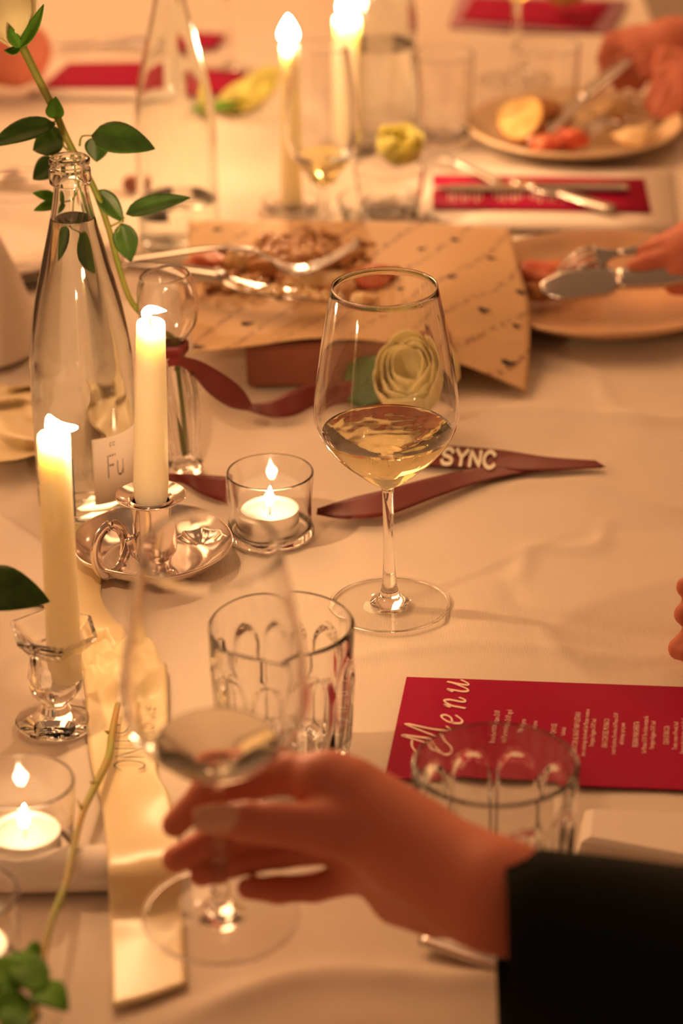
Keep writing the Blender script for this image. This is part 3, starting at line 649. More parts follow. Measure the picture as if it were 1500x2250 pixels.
pxs([[(215, 1085, .3), (215, 1052, .3)], [(300, 1070, .4), (300, 1040, .6)], [(390, 1060, .4), (380, 1040, .9)], [(440, 1085, .4), (440, 1043, 1.2)], [(497, 1106, .4), (497, 1047, 1.3)]], BURG, 'ribbon_length', rb2, n=5)
rb3 = empty('ribbon', P(560, 900), 'burgundy satin ribbon twisting from the bud vase neck to the serving board', 'ribbon')
neck = Q(388, 795, YV)
def YQ(px, py, y, z=None): return Q(px, py, y)
tw = [((370, 806, YV-.018), (366, 792, YV-.018)), ((398, 806, YV-.012), (392, 783, YV-.012)), ((430, 832, YV+.0), (436, 792, YV+.004)), ((460, 866, YV+.012), (480, 815, YV+.016)), ((505, 895, YV+.022), (528, 850, YV+.03)), ((548, 903, YV+.035), (553, 887, YV+.035))]
sheet([[Q(*a), Q(*b2)] for a, b2 in tw], BURG, 'hanging_length', rb3, .0004, 5, sub=4)
pxs([[(546, 903, .5), (553, 887, .8)], [(600, 918, .4), (590, 880, 1.2)], [(650, 912, .4), (640, 858, 1.6)], [(700, 890, .3), (700, 838, 1.6)], [(780, 880, .3), (775, 835, 1.2)], [(850, 880, .3), (850, 850, .5)]], BURG, 'lying_length', rb3, n=5)
# knot round the vase neck
mesh('knot', *lathe([(.98, 9.1), (1.12, 9.3), (1.14, 9.8), (1.0, 10.0), (.98, 9.1)], V1, (-.06, 0, 1), 40, lambda r, z, a: r*(1+.05*math.sin(5*a))), BURG, rb3)
# cream ribbon
cr = empty('ribbon', P(300, 1900), 'wide cream satin ribbon with dark lettering running down the left side', 'ribbon')
rows = [[(95, 1095, .2), (160, 1095, .25), (235, 1092, .2)], [(112, 1200, .2), (180, 1200, .25), (240, 1200, .2)], [(130, 1300, .25), (180, 1300, .4), (222, 1300, .3)],
        [(150, 1360, .4), (200, 1375, 1.4), (262, 1372, .5)], [(168, 1430, .3), (235, 1440, .5), (318, 1425, 1.0)], [(182, 1490, .3), (262, 1480, 1.7), (348, 1462, .6)], [(188, 1540, .3), (250, 1550, .5), (352, 1530, .8)],
        [(190, 1600, .25), (270, 1600, .3), (352, 1600, .25)], [(200, 1680, .25), (275, 1690, .3), (345, 1690, .25)], [(222, 1765, .4), (290, 1760, .9), (372, 1745, .8)], [(230, 1825, 1.2), (300, 1820, 1.3), (390, 1815, 1.0)],
        [(235, 1872, 2.15), (300, 1872, 2.2), (395, 1872, 2.1)], [(238, 1925, 1.9), (305, 1922, 1.95), (398, 1920, 1.6)], [(240, 2000, .4), (310, 2000, .5), (402, 1990, .4)], [(243, 2080, .25), (312, 2080, .3), (406, 2070, .25)], [(246, 2216, .25), (320, 2196, .25), (412, 2162, .25)]]
o = pxs(rows, SATIN, 'ribbon_length', cr, n=6, sub=5, nz=0)
for v in o.data.vertices:      # star-shaped gathers near the top
    wv = v.co + world(cr); q = P(235, 1470)
    d = (wv-q).xy; k = math.exp(-(d.length/.035)**2); an = math.atan2(d.y, d.x)
    v.co.z += .013*k*(1-abs(math.sin(an*3.5+d.length*30)))**1.3*min(1, d.length/.01)
b0 = (P(252, 1590, .55), P(258, 1692, .55), P(318, 1692, .55), P(312, 1590, .55))     # text reads downwards, letter tops to the right
strokes('lettering', 'SYNC', lambda u, v: quadmap(P(250, 1592, .5), P(252, 1692, .5), P(318, 1692, .5), P(308, 1592, .5))(u/4.75, v), .085, INK, cr, 1.25, thin=.05)
strokes('lettering', 'SY', lambda u, v: quadmap(P(290, 1545, .6), P(290, 1585, .6), P(318, 1585, .6), P(318, 1545, .6))(u/2.5, v), .085, INK, cr, 1.25)
# folded white napkin, front left, ribbon passes over it
nb = [P(-260, 1872, 1.9), P(300, 1872, 1.9)]; nf = [P(-260, 1985, .0), P(300, 1985, 0)]
yb, yf = nb[0].y, nf[0].y
secs = []
for x in np.linspace(-.33, -.098, 14):
    z0 = TZ + .0005; hgt = .017 + .0012*math.sin(x*40)
    loop = [(yb+.012, z0), (yb+.014, z0+hgt*.5), (yb+.008, z0+hgt), ((yb+yf)/2+.006, z0+hgt*1.04), (yf+.010, z0+hgt*.92), (yf+.001, z0+hgt*.55), (yf+.004, z0), ((yb+yf)/2, z0)]
    secs.append([Vector((x, y2 + .02*(x+.2)*.2, z2)) for y2, z2 in loop])
n_ = 8; vs = [p for s in secs for p in s]; fs = [[i*n_+j, i*n_+(j+1) % n_, (i+1)*n_+(j+1) % n_, (i+1)*n_+j] for i in range(13) for j in range(n_)] + [list(range(n_)), [13*n_+j for j in range(n_)]]
o = mesh('napkin', vs, fs, NAPKIN); tag(o, 'thick folded white napkin in front of the left votive, under the cream ribbon', 'napkin')
md = o.modifiers.new('s', 'SUBSURF'); md.levels = 2; md.render_levels = 2
# pale napkin cone and gathered satin at the left behind the bottle
cone = []; cbz = P(-28, 775); cbz.z = TZ
o = mesh('napkin', *lathe([(0, .0), (3.9, .0), (4.1, .2), (3.9, 3), (3.0, 6.5), (1.8, 10), (.35, 13.2), (0, 13.4)], cbz, (-.06, .05, 1), 28, lambda r, z, a: r*(1+.05*math.sin(3*a+z*.2))), NAPKIN); tag(o, 'pale napkin folded into a standing cone behind the nearest bottle', 'napkin')
rows = []
for i in range(8):
    t = i/7; rows.append([P(-60 + 225*s + 12*math.sin(i*2+s*3), 835 + 165*t + 14*math.sin(s*4+i), .4 + 1.1*abs(math.sin(i*1.9 + s*2.5))) for s in (0, .2, .4, .6, .8, 1)])
tag(sheet(rows, SATIN, 'satin_napkin', None, .0008, 5, sub=4), 'gathered golden satin cloth lying left of the nearest bottle', 'cloth')
# cream card edge under the left candle
tag(card('place_card', [(-40, 1290), (150, 1345), (165, 1232), (-40, 1098)], NAPKIN, 'thin pale paper card', 'card', .25), 'pale paper card lying flat left of the silver chamberstick', 'card')
# right napkin behind the sleeve
sc_ = [P(1265, 1888, 0), P(1600, 1950, 0), P(1600, 1830, 0), P(1275, 1815, 0)]
vs = []
for z, k in ((.0005, 0), (.011, .003), (.014, .008)):
    for i, p in enumerate(sc_):
        cc = sum(sc_, Vector())/4; vs.append(p + (cc-p).normalized()*k + Vector((0, 0, z)))
fs = [[0, 1, 2, 3], [8, 9, 10, 11]] + [[a*4+i, a*4+(i+1) % 4, a*4+4+(i+1) % 4, a*4+4+i] for a in (0, 1) for i in range(4)]
tag(mesh('napkin', vs, fs, NAPKIN, smooth=False), 'folded napkin lying right of the short tumbler behind the black sleeve', 'napkin')
# ================================================================== SERVING BOARD WITH PRINTED PAPER
bl = P(530, 852); br = P(1000, 790); 
bx = empty('serving_box', (bl.x+.07, bl.y+.09, TZ), 'reddish brown wooden serving box under the printed paper', 'box')
box('box_body', (bl.x, bl.y, TZ+.0008), (bl.x+.155, bl.y+.24, TZ+.034), WOODB, bx, rot=.04)
pg = [[(415, 484, 3.9), (560, 484, 4.2), (700, 486, 4.1), (850, 488, 4.2), (1000, 494, 4.2), (1120, 503, 3.8)],
      [(412, 560, 3.8), (560, 560, 3.9), (700, 565, 3.9), (850, 568, 4.2), (1000, 575, 4.6), (1140, 585, 3.9)],
      [(415, 640, 3.8), (560, 640, 3.8), (700, 645, 3.9), (850, 645, 4.4), (985, 645, 4.5), (1162, 668, 3.1)],
      [(420, 720, 3.7), (560, 705, 3.8), (700, 700, 3.9), (850, 705, 3.9), (1005, 722, 3.2), (1164, 760, 1.8)],
      [(425, 776, 3.7), (560, 760, 3.75), (700, 743, 3.8), (865, 755, 3.3), (1010, 800, 2.0), (1157, 860, .5)]]
PG = [[P(*p) for p in r] for r in pg]
mpaper = PAPER; bq = mpaper.node_tree.nodes['Principled BSDF']
uvn = N(mpaper, 'ShaderNodeUVMap'); mp = N(mpaper, 'ShaderNodeMapping'); mp.inputs['Rotation'].default_value = (0, 0, .9); mp.inputs['Scale'].default_value = (1, .75, 1)
wv = N(mpaper, 'ShaderNodeTexWave'); wv.bands_direction = 'Y'; wv.inputs['Scale'].default_value = 2.6; wv.inputs['Distortion'].default_value = 1.2
ns_ = N(mpaper, 'ShaderNodeTexNoise'); ns_.inputs['Scale'].default_value = 46; ns_.inputs['Detail'].default_value = 4
r1 = N(mpaper, 'ShaderNodeMapRange'); r1.inputs['From Min'].default_value = .90; r1.inputs['From Max'].default_value = .985
r2 = N(mpaper, 'ShaderNodeMapRange'); r2.inputs['From Min'].default_value = .45; r2.inputs['From Max'].default_value = .56
mu = N(mpaper, 'ShaderNodeMath', operation='MULTIPLY'); mu2 = N(mpaper, 'ShaderNodeMath', operation='MULTIPLY'); mu2.inputs[1].default_value = .62
mx = N(mpaper, 'ShaderNodeMix', data_type='RGBA'); mx.inputs[6].default_value = (.68, .45, .24, 1); mx.inputs[7].default_value = (.22, .10, .09, 1)
L(mpaper, uvn.outputs[0], mp.inputs[0]); L(mpaper, mp.outputs[0], wv.inputs['Vector']); L(mpaper, mp.outputs[0], ns_.inputs['Vector'])
L(mpaper, wv.outputs['Fac'], r1.inputs[0]); L(mpaper, ns_.outputs['Fac'], r2.inputs[0]); L(mpaper, r1.outputs[0], mu.inputs[0]); L(mpaper, r2.outputs[0], mu.inputs[1])
L(mpaper, mu.outputs[0], mu2.inputs[0]); L(mpaper, mu2.outputs[0], mx.inputs[0]); L(mpaper, mx.outputs[2], bq.inputs['Base Color'])
pap = sheet(PG, PAPER, 'wrapping_paper', None, .0003, 8, sub=8)
tag(pap, 'printed parchment sheet with small dark birds draped over the serving box', 'paper')
# printed birds, on the sheet
def onpaper(u, v):             # bilinear in the control grid, u across 0-5, v down 0-4
    i = min(int(v), 3); j = min(int(u), 4); a, b2 = v-i, u-j
    return (PG[i][j]*(1-b2)+PG[i][j+1]*b2)*(1-a) + (PG[i+1][j]*(1-b2)+PG[i+1][j+1]*b2)*a
cols_ = [spline([PG[i][j] for i in range(5)], 8) for j in range(6)]
def near_uv(px, py):
    best = None
    for i in range(33):
        rr_ = spline([cols_[j][i] for j in range(6)], 8)
        for k, p in enumerate(rr_):
            d = (ray(px, py).cross(p-CAM)).length
            if best is None or d < best[0]: best = (d, p)
    return best[1]
BIRD = [[(0, .1), (.35, .35), (.8, .3), (1.0, .45), (1.35, .4), (1.05, .25), (.9, -.05), (.6, -.1), (.9, -.5), (.4, -.15), (.1, -.4), (.15, -.05)]]
bv, bf = [], []
for px, py, s in [(1052, 685, 1.1), (1148, 648, 1.1), (1108, 797, 1.25), (990, 606, .9), (920, 554, .8), (1007, 526, .8), (972, 712, .9), (440, 762, 1.0), (535, 711, 1.1), (470, 508, .9), (1083, 573, .8), (890, 640, .8), (945, 775, .9), (610, 660, .8), (1135, 720, .8)]:
    bv, bf = [], []; p = near_uv(px, py) + Vector((0, -.0003, .0009)); k = len(bv); sl = .012*s
    e1 = Vector((.75, -.35, -.18 if px > 1000 else 0))*sl*.8; e2 = Vector((.3, .8, .35))*sl*.7
    for x, y in BIRD[0]: bv.append(p + e1*(x-.6) + e2*(y-.05))
    bf.append(list(range(k, k+12)))
    mesh('bird_print', bv, bf, INK, pap, smooth=False, closed=False)
# food on the paper
rnd = random.Random(4); fv, ff = [], []
for i in range(290):
    px = rnd.gauss(680, 62) if i < 170 else rnd.uniform(435, 800); py = rnd.gauss(556, 24) if i < 170 else rnd.gauss(595, 22); z = 4.0 + max(0, 1.6 - ((px-680)/90)**2 - ((py-560)/26)**2)*1.0 + rnd.uniform(0, .4)
    c = P(px, py, z); bm = bmesh.new(); bmesh.ops.create_icosphere(bm, subdivisions=1, radius=1); k = len(fv); r = rnd.uniform(.35, .75)*.01
    for v in bm.verts: fv.append(c + Vector((v.co.x*r, v.co.y*r, v.co.z*r*.7))*(1+rnd.uniform(-.3, .25)))
    bm.verts.index_update(); ff += [[k+v.index for v in f.verts] for f in bm.faces]; bm.free()
NUT = mat('glazed_nuts', (.60, .32, .12), .25, spec=.6); vary(NUT, (.75, .45, .2), (.35, .13, .05), 120)
o = mesh('nut_crumble', fv, ff, NUT); tag(o, 'heap of glossy golden brown nut crumbs on the printed paper', 'food', kind='stuff')
for i, (px, py, r, z, m, sq, nm, lb) in enumerate([(455, 575, 1.3, 4.6, MEAT, (1.3, .8, .5), 'cured_meat', 'piece of red cured meat at the left end of the printed paper'), (520, 580, 1.1, 4.8, CHEESE, (.8, .8, 1), 'cheese_piece', 'upright pale cheese piece behind the serving fork'),
        (600, 590, 1.5, 4.5, CRUST, (1.4, .8, .6), 'crust_piece', 'browned crust under the curved serving fork'), (810, 610, 1.4, 4.8, MEAT, (1.4, .9, .6), 'cured_meat', 'red cured meat seen through the standing wine glass rim'),
        (850, 600, .9, 4.8, CRUST, (1.2, .7, .7), 'crust_piece', 'small browned crust right of the wine glass rim'), (700, 622, 1.6, 4.6, CHEESE, (1.6, .8, .5), 'cheese_piece', 'flat pale cheese slice between fork and knife'),
        (740, 640, 1.2, 4.6, CRUST, (1.2, .8, .5), 'crust_piece', 'brown crust beside the serving knife tip'), (790, 655, .9, 4.6, CHEESE, (1.2, .8, .5), 'cheese_piece', 'cheese crumb just behind the wine glass rim')]):
    o = blob(nm, P(px, py, z), r, m, None, .5, 1.6, i+1, sq); tag(o, lb, 'food')
# serving fork and knife resting on the paper
def flatbar(name, pts, widths, th, m, parent, wdir=None, n=5):
    p = spline(pts, n); k = len(p); vs = []; fs = []
    for i, q in enumerate(p):
        t = i/(k-1)*(len(widths)-1); a = min(int(t), len(widths)-2); wd = widths[a]+(widths[a+1]-widths[a])*(t-a)
        d = (p[min(i+1, k-1)]-p[max(i-1, 0)]).normalized(); s = d.cross(Vector(wdir) if wdir else Vector((0, 0, 1))).normalized(); u = s.cross(d)
        for a1, b1 in ((-1, 0), (-.7, 1), (.7, 1), (1, 0), (.7, -1), (-.7, -1)): vs.append(q + s*a1*wd*.005 + u*b1*th*.005)
    for i in range(k-1):
        for j in range(6): q2 = (j+1) % 6; fs.append([i*6+j, i*6+q2, i*6+6+q2, i*6+6+j])
    fs += [list(range(6)), [len(vs)-6+j for j in range(6)]]
    return mesh(name, vs, fs, m, parent)
sf = empty('serving_fork', P(450, 560, 7), 'curved serving fork resting on the nut crumble, tines to the right', 'fork')
flatbar('handle', [P(268, 572, 6.0), P(380, 556, 7.0), P(480, 545, 7.6), P(560, 550, 7.4)], [1.5, 1.3, .8, .6], .25, STEEL, sf)
flatbar('fork_head', [P(560, 550, 7.4), P(600, 572, 6.6), P(640, 592, 6.0), P(680, 590, 6.0)], [.6, .9, 2.2, 2.6], .2, STEEL, sf)
for k in range(4): flatbar('tine', [P(678, 580+k*6, 6.0), P(730, 560+k*5, 6.2), P(790, 522+k*6, 7.0)], [.35, .3, .12], .15, STEEL, sf)
sk = empty('serving_knife', P(450, 600, 6), 'long serving knife with crumbs on its blade lying along the paper', 'knife')
flatbar('handle', [P(272, 585, 5.6), P(380, 595, 5.8), P(495, 612, 5.9)], [1.5, 1.7, 1.5], .9, STEEL, sk)
flatbar('blade', [P(495, 612, 5.9), P(540, 630, 5.7), P(640, 645, 5.5), P(735, 650, 5.3)], [1.2, 2.3, 2.4, 1.4], .18, STEEL, sk)
fv, ff = [], []
for i in range(60):
    t = rnd.random(); c = P(520+200*t, 630+18*t+rnd.uniform(-8, 8), 5.9+rnd.uniform(0, .2)); bm = bmesh.new(); bmesh.ops.create_icosphere(bm, subdivisions=1, radius=1); k = len(fv); r = rnd.uniform(.12, .32)*.01
    for v in bm.verts: fv.append(c + Vector((v.co.x*r*1.3, v.co.y*r, v.co.z*r*.7)))
    bm.verts.index_update(); ff += [[k+v.index for v in f.verts] for f in bm.faces]; bm.free()
mesh('crumbs', fv, ff, CHEESE, sk)['kind'] = 'stuff'
# cream bloom and leaves lying behind the standing wine glass
cf_ = empty('bloom', P(905, 870), 'round cream rose bloom lying on the cloth, seen through the standing wine glass', 'flower')
rose(P(934, 886, 1.9) + Vector((0, .02, 0)), (-.25, -.55, .8), 3.4, 4.6, PETAL, cf_, .12, (3, 4, 5, 6), 5)
lc_ = leaf('leaf', P(850, 872, .8), P(748, 792, 2.0), 2.7, LEAFM, None, fold=.15, up=(0, -.7, .7)); tag(lc_, 'dark green leaf lying left of the cream bloom behind the wine glass', 'leaf')
# ================================================================== PEOPLE
import openvdb as vdb
def body_sdf(groups, palm, name, m, parent, vox=.0016, kp=.010, kf=.004, sq=1.0):
    """palm: capsules blended together; groups: chains (fingers) each blended into the palm only"""
    caps = palm + [c for g in groups for c in g]
    P0 = np.array([min(min(a[i]-ra, b2[i]-rb_) for a, b2, ra, rb_ in caps) for i in range(3)]) - .006
    P1 = np.array([max(max(a[i]+ra, b2[i]+rb_) for a, b2, ra, rb_ in caps) for i in range(3)]) + .006
    dim = np.ceil((P1-P0)/vox).astype(int)+1
    gx, gy, gz = [P0[i] + np.arange(dim[i], dtype=np.float32)*vox for i in range(3)]
    X, Y, Z = np.meshgrid(gx, gy, gz, indexing='ij')
    def cap(a, b2, ra, rb_):
        a = np.array(a, dtype=np.float32); b2 = np.array(b2, dtype=np.float32); d = b2-a; l2 = float(d@d) + 1e-12
        t = np.clip(((X-a[0])*d[0]+(Y-a[1])*d[1]+(Z-a[2])*d[2])/l2, 0, 1)
        return np.sqrt((X-a[0]-t*d[0])**2+(Y-a[1]-t*d[1])**2+(Z-a[2]-t*d[2])**2) - (ra+(rb_-ra)*t)
    def smin(a, b2, k):
        h = np.clip(.5+.5*(b2-a)/k, 0, 1); return b2*(1-h)+a*h - k*h*(1-h)
    pal = None
    for c in palm: d = cap(*c); pal = d if pal is None else smin(pal, d, kp)
    tot = pal
    for g in groups:
        f = None
        for c in g: d = cap(*c); f = d if f is None else smin(f, d, kf*.5)
        tot = np.minimum(tot, smin(pal, f, kf))
    gr = vdb.FloatGrid(background=1.0); gr.copyFromArray(np.ascontiguousarray(tot.astype(np.float32)))
    pt, qd = gr.convertToQuads(isovalue=0.0)
    o = mesh(name, [tuple(p*vox+P0) for p in pt.astype(float)], [list(map(int, q)) for q in qd], m, parent)
    md = o.modifiers.new('smooth', 'SMOOTH'); md.factor = .5; md.iterations = 5
    return o
def hand(name, root, joints, palm, m=SKIN, yw=None, lift=0, **kw):
    """joints: per finger a list of (px, py, dy cm, r cm); palm: capsules ((px,py,dy,r),(px,py,dy,r))"""
    pt = lambda j: Q(j[0], j[1], yw + j[2]*.01) + Vector((0, 0, lift))
    g = [[(pt(a), pt(b2), a[3]*.01, b2[3]*.01) for a, b2 in zip(f[:-1], f[1:])] for f in joints]
    p = [(pt(a), pt(b2), a[3]*.01, b2[3]*.01) for a, b2 in palm]
    return body_sdf(g, p, name, m, root, **kw)
def nail(c, d, up, r, parent):
    d = Vector(d).normalized(); u = Vector(up); u = (u-d*u.dot(d)).normalized(); s = d.cross(u); rows = []
    for i in range(5):
        t = (i/4-.5)*2; row = []
        for k in range(5):
            q = (k/4-.5)*2; wd = math.sqrt(max(0, 1-.55*t*t)); row.append(c + d*t*r*.012 + s*q*wd*r*.008 + u*(.0022*r*(1-q*q*1.0)-.0002))
        rows.append(row)
    return sheet(rows, NAIL, 'fingernail', parent, .0004, 2, sub=2)
YH = (Q(495, 1830, HB.y).y)     # depth of the held stem
st = HB + ax*.09; YH = st.y
p1 = empty('person', Q(1100, 1960, YH), "person in a black sleeve lifting a wine glass by its stem, foreground right", 'person')
W_ = (1090, 1968, -5, 2.35)
fingers = [
    [(712, 1722, 1.2, 1.25), (640, 1700, 2.2, 1.05), (560, 1716, 2.4, .92), (452, 1744, 1.5, .82), (384, 1812, .9, .70)],
    [(735, 1790, 2.4, 1.2), (590, 1822, 2.9, .88), (468, 1846, 1.7, .82), (386, 1888, 1.1, .72)],
    [(760, 1850, 2.6, 1.1), (618, 1878, 2.6, .72), (510, 1898, 1.5, .70), (442, 1924, 1.0, .62)],
    [(790, 1922, 2.0, .95), (690, 1950, 2.0, .76), (610, 1955, 1.4, .72), (545, 1952, .7, .60)],
    [(850, 1830, -.6, 1.9), (725, 1820, -1.3, 1.38), (600, 1810, -1.5, 1.04), (545, 1805, -1.3, 1.0), (482, 1802, -1.0, .84)]]
palm = [(W_, (712, 1722, 1.2, 1.25)), (W_, (735, 1790, 2.0, 1.3)), (W_, (760, 1850, 2.0, 1.2)), ((1060, 1985, -4, 2.0), (790, 1915, 1.6, 1.1)),
        ((1010, 1930, -3.5, 2.2), (850, 1830, -.6, 1.9)), ((960, 1995, -2, 1.5), (870, 1985, .4, 1.15)), (W_, (1500, 2100, -6, 2.8)), ((780, 1745, .6, 1.6), (900, 1850, -1, 2.2)),
        ((720, 1712, 1.4, 1.3), (830, 1800, .6, 1.7))]
h1 = hand('body', p1, fingers, palm, SKIN, YH, kp=.012, kf=.006)
nail(Q(476, 1800, YH-.0192), (-1, 0, -.05), (-.15, -1, .25), .95, h1)
# sleeve: loose cuff
def tubeslv(name, pts, m, parent, seg=40):
    vs = []; fs = []; P_ = [(Vector(p), r) for p, r in pts]
    for i, (p, r) in enumerate(P_):
        t = (P_[min(i+1, len(P_)-1)][0]-P_[max(i-1, 0)][0]).normalized(); x, y, z = frame(t, (0, 0, 1))
        for j in range(seg):
            a = 2*math.pi*j/seg; k = 1+.025*math.sin(3*a+i*1.1)
            vs.append(p + (x*math.cos(a)+y*math.sin(a))*r*.01*k)
    for i in range(len(P_)-1):
        for j in range(seg): q = (j+1) % seg; fs.append([i*seg+j, i*seg+q, (i+1)*seg+q, (i+1)*seg+j])
    o = mesh(name, vs, fs, m, parent, closed=False); md = o.modifiers.new('t', 'SOLIDIFY'); md.thickness = .003; md.offset = -1; return o
s0 = Q(1102, 2078, YH-.06); 
tubeslv('sleeve', [(s0, 4.80), (s0+Vector((.012, 0, -.0003)), 4.85), (Q(1300, 2105, YH-.06), 5.0), (Q(1500, 2135, YH-.06), 5.1), (Q(1800, 2100, YH-.06), 5.4), (Q(2300, 2010, YH-.06), 5.8)], SLEEVE, p1)
# diner at far right cutting bread
YF1 = P(1330, 180, 3).y
p2 = empty('person', Q(1420, 120, YF1), 'diner at top right holding a knife and fork over the far plate', 'person')
hand('body', p2,
     [[(1400, 95, 0, 1.3), (1350, 110, 0, .9), (1335, 150, -.5, .8), (1322, 182, -.8, .6)], [(1410, 110, -1, 1.2), (1365, 140, -1, .85), (1350, 165, -1.3, .75), (1360, 190, -1.5, .6)],
      [(1420, 130, -1.5, 1.2), (1385, 155, -1.8, .85), (1375, 180, -2, .7)], [(1440, 150, -2, 1.1), (1405, 170, -2.2, .8), (1400, 190, -2.4, .65)], [(1400, 80, .8, 1.2), (1345, 90, .6, .9), (1325, 130, 0, .75)]],
     [((1400, 100, 0, 1.6), (1470, 95, 0, 2.3)), ((1420, 135, -1, 1.5), (1480, 110, 0, 2.3)), ((1470, 100, 0, 2.5), (1600, 90, 1, 2.8)), ((1600, 90, 1, 2.8), (1900, 60, 2, 3.2))], SKIN, YF1, vox=.0025)
hand('second_hand', p2,
     [[(1490, 170, -4, 1.2), (1455, 185, -4.5, .9), (1442, 215, -5, .8), (1425, 250, -5.3, .65)], [(1495, 190, -5, 1.2), (1462, 215, -5.5, .85), (1450, 250, -6, .75), (1440, 272, -6.2, .6)],
      [(1500, 210, -5.5, 1.2), (1478, 240, -6, .85), (1465, 275, -6.5, .7)], [(1510, 230, -6, 1.1), (1492, 262, -6.4, .8), (1482, 285, -6.6, .65)], [(1490, 150, -3.5, 1.2), (1460, 140, -3.4, .9), (1445, 165, -3.8, .75)]],
     [((1490, 175, -4, 1.5), (1545, 180, -4, 2.3)), ((1505, 215, -5.4, 1.5), (1560, 200, -4, 2.3)), ((1550, 190, -4, 2.4), (1700, 180, -3, 2.8)), ((1700, 180, -3, 2.8), (2000, 150, -1, 3.2))], SKIN, YF1, vox=.0025, lift=.008)
YF2 = P(1400, 600, 3).y
p3 = empty('person', Q(1490, 570, YF2), 'diner at the right edge holding fork and knife over the near plate', 'person')
h3 = hand('body', p3,
     [[(1500, 530, 0, 1.2), (1450, 545, 0, .85), (1425, 552, 0, .75), (1408, 552, 0, .6)], [(1505, 560, -.6, 1.2), (1455, 570, -1, .85), (1415, 580, -1.2, .75), (1388, 586, -1.3, .55)],
      [(1510, 590, -1, 1.3), (1485, 600, -1.5, 1.0), (1470, 615, -2, .8)], [(1520, 610, -1.5, 1.2), (1492, 625, -2, .9), (1478, 632, -2.2, .65)], [(1520, 510, 1, 1.2), (1475, 530, .8, .9), (1445, 535, .6, .7)]],
     [((1500, 560, -.5, 1.8), (1560, 545, 0, 2.6)), ((1515, 600, -1, 1.8), (1570, 570, 0, 2.5)), ((1560, 555, 0, 2.7), (1700, 530, 1, 3.0)), ((1700, 530, 1, 3), (2000, 480, 2, 3.4))], SKIN, YF2, vox=.0025)
# hand resting on the cloth at the right edge, with a ring
YF3 = P(1500, 1440, 1).y
p4 = empty('person', Q(1530, 1420, YF3), 'person at the right edge resting ringed fingertips on the cloth above the menu', 'person')
h4 = hand('body', p4,
     [[(1560, 1400, 0, 1.1), (1520, 1405, 0, .85), (1492, 1425, -.3, .75)], [(1570, 1350, 1, 1.1), (1530, 1330, 1, .85), (1503, 1350, .6, .7)], [(1570, 1310, 2, 1.1), (1535, 1290, 2, .85), (1508, 1290, 1.6, .7)], [(1580, 1280, 3, 1.0), (1545, 1260, 3, .8), (1522, 1262, 2.6, .6)], [(1590, 1425, -.6, 1.2), (1545, 1440, -1, .9), (1510, 1432, -.8, .72)]],
     [((1560, 1390, .3, 1.5), (1680, 1370, 1, 2.4)), ((1580, 1300, 2.4, 1.4), (1680, 1340, 1, 2.4)), ((1680, 1355, 1, 2.6), (2100, 1280, 2, 3.2))], SKIN, YF3, vox=.002)
mesh('finger_ring', *lathe([(.86, -.12), (.93, 0), (.86, .12), (.80, 0), (.86, -.12)], Q(1522, 1332, YF3+.0095), (-1, .1, .0), 30), GOLD, p4)
# person's forearm at top left
YL = P(40, 180, 2).y + .02
p5 = empty('person', Q(10, 120, YL), 'guest at top left with a bare forearm resting on the table', 'person')
hand('body', p5, [[(62, 150, -.5, 1.0), (78, 160, -.8, .8), (84, 166, -1, .6)]], [((55, 110, 0, 2.6), (30, 135, 0, 2.4)), ((30, 120, 0, 3.0), (-200, 80, 2, 3.6))], SKIN, YL, vox=.0025)
# ================================================================== PLATES, CUTLERY, FAR TABLE
def plate(c, r, label, m, cat='plate', h=1.7, z=0.0):
    b2 = Vector((c.x, c.y, TZ+.001+z)); root = empty('plate', b2, label, cat)
    pr = prof([(r*.55, 0), (r*.62, .15), (r*.8, .7), (r*.95, h*.85), (r, h)], 5)
    pin = [(max(q-.25, 0), z2+.28) for q, z2 in reversed(pr)]
    mesh('dish', *lathe([(0, .1)]+pr+[(r-.1, h+.2)]+pin+[(0, .4)], b2, (0, 0, 1), 80), m, root); return root
c = P(1262, 275, 1.5); pl1 = plate(c, 10.1, 'round tan plate with bread at top right under the far hands', PLATE)
c2_ = P(1330, 632, 1.6); pl2 = plate(c2_, 11.6, 'round rust stained plate at the right edge below the fork', PLATE2, h=2.0)
def fork(a, b2, label, wdir=None, s=1.0, dip=.6):
    root = empty('fork', a, label, 'fork'); d = b2-a
    q = lambda t, z=0: a + d*t + Vector((0, 0, z*.01))
    flatbar('handle', [q(0), q(.3, .3), q(.6, .5)], [1.6*s, 1.2*s, .55*s], .25, STEEL, root, wdir)
    flatbar('fork_head', [q(.6, .5), q(.66, .5), q(.74, .4)], [.55*s, 1.0*s, 2.3*s], .2, STEEL, root, wdir)
    sd = d.normalized().cross(Vector(wdir) if wdir else Vector((0, 0, 1))).normalized()
    for k in range(4):
        o_ = sd*((k-1.5)*.0058*s); flatbar('tine', [q(.73, .4)+o_, q(.86, .3)+o_, q(1.0, -dip)+o_*.85], [.38*s, .34*s, .16*s], .15, STEEL, root, wdir)
    return root
def knife(a, b2, label, s=1.0, wdir=None):
    root = empty('knife', a, label, 'knife'); d = b2-a; q = lambda t: a + d*t
    flatbar('handle', [q(0), q(.25), q(.52)], [1.5*s, 1.9*s, 1.3*s], .55, STEEL, root, wdir)
    flatbar('blade', [q(.52), q(.6), q(.85), q(1.0)], [1.1*s, 2.0*s, 2.1*s, .5*s], .15, STEEL, root, wdir); return root
fork(Q(1560, 528, YF2-.005), P(1222, 596, 3.2), 'steel fork held at the right edge, tines pointing down at the near plate', (.1, -.8, .6), dip=1.0)
knife(Q(1540, 590, YF2-.02), P(1185, 634, 2.6), 'broad table knife resting on the near right plate', 1.5, (0, -.55, .83))
knife(Q(1395, 118, YF1-.006), P(1165, 312, 2.0), 'knife in the far hand cutting down into the bread plate')
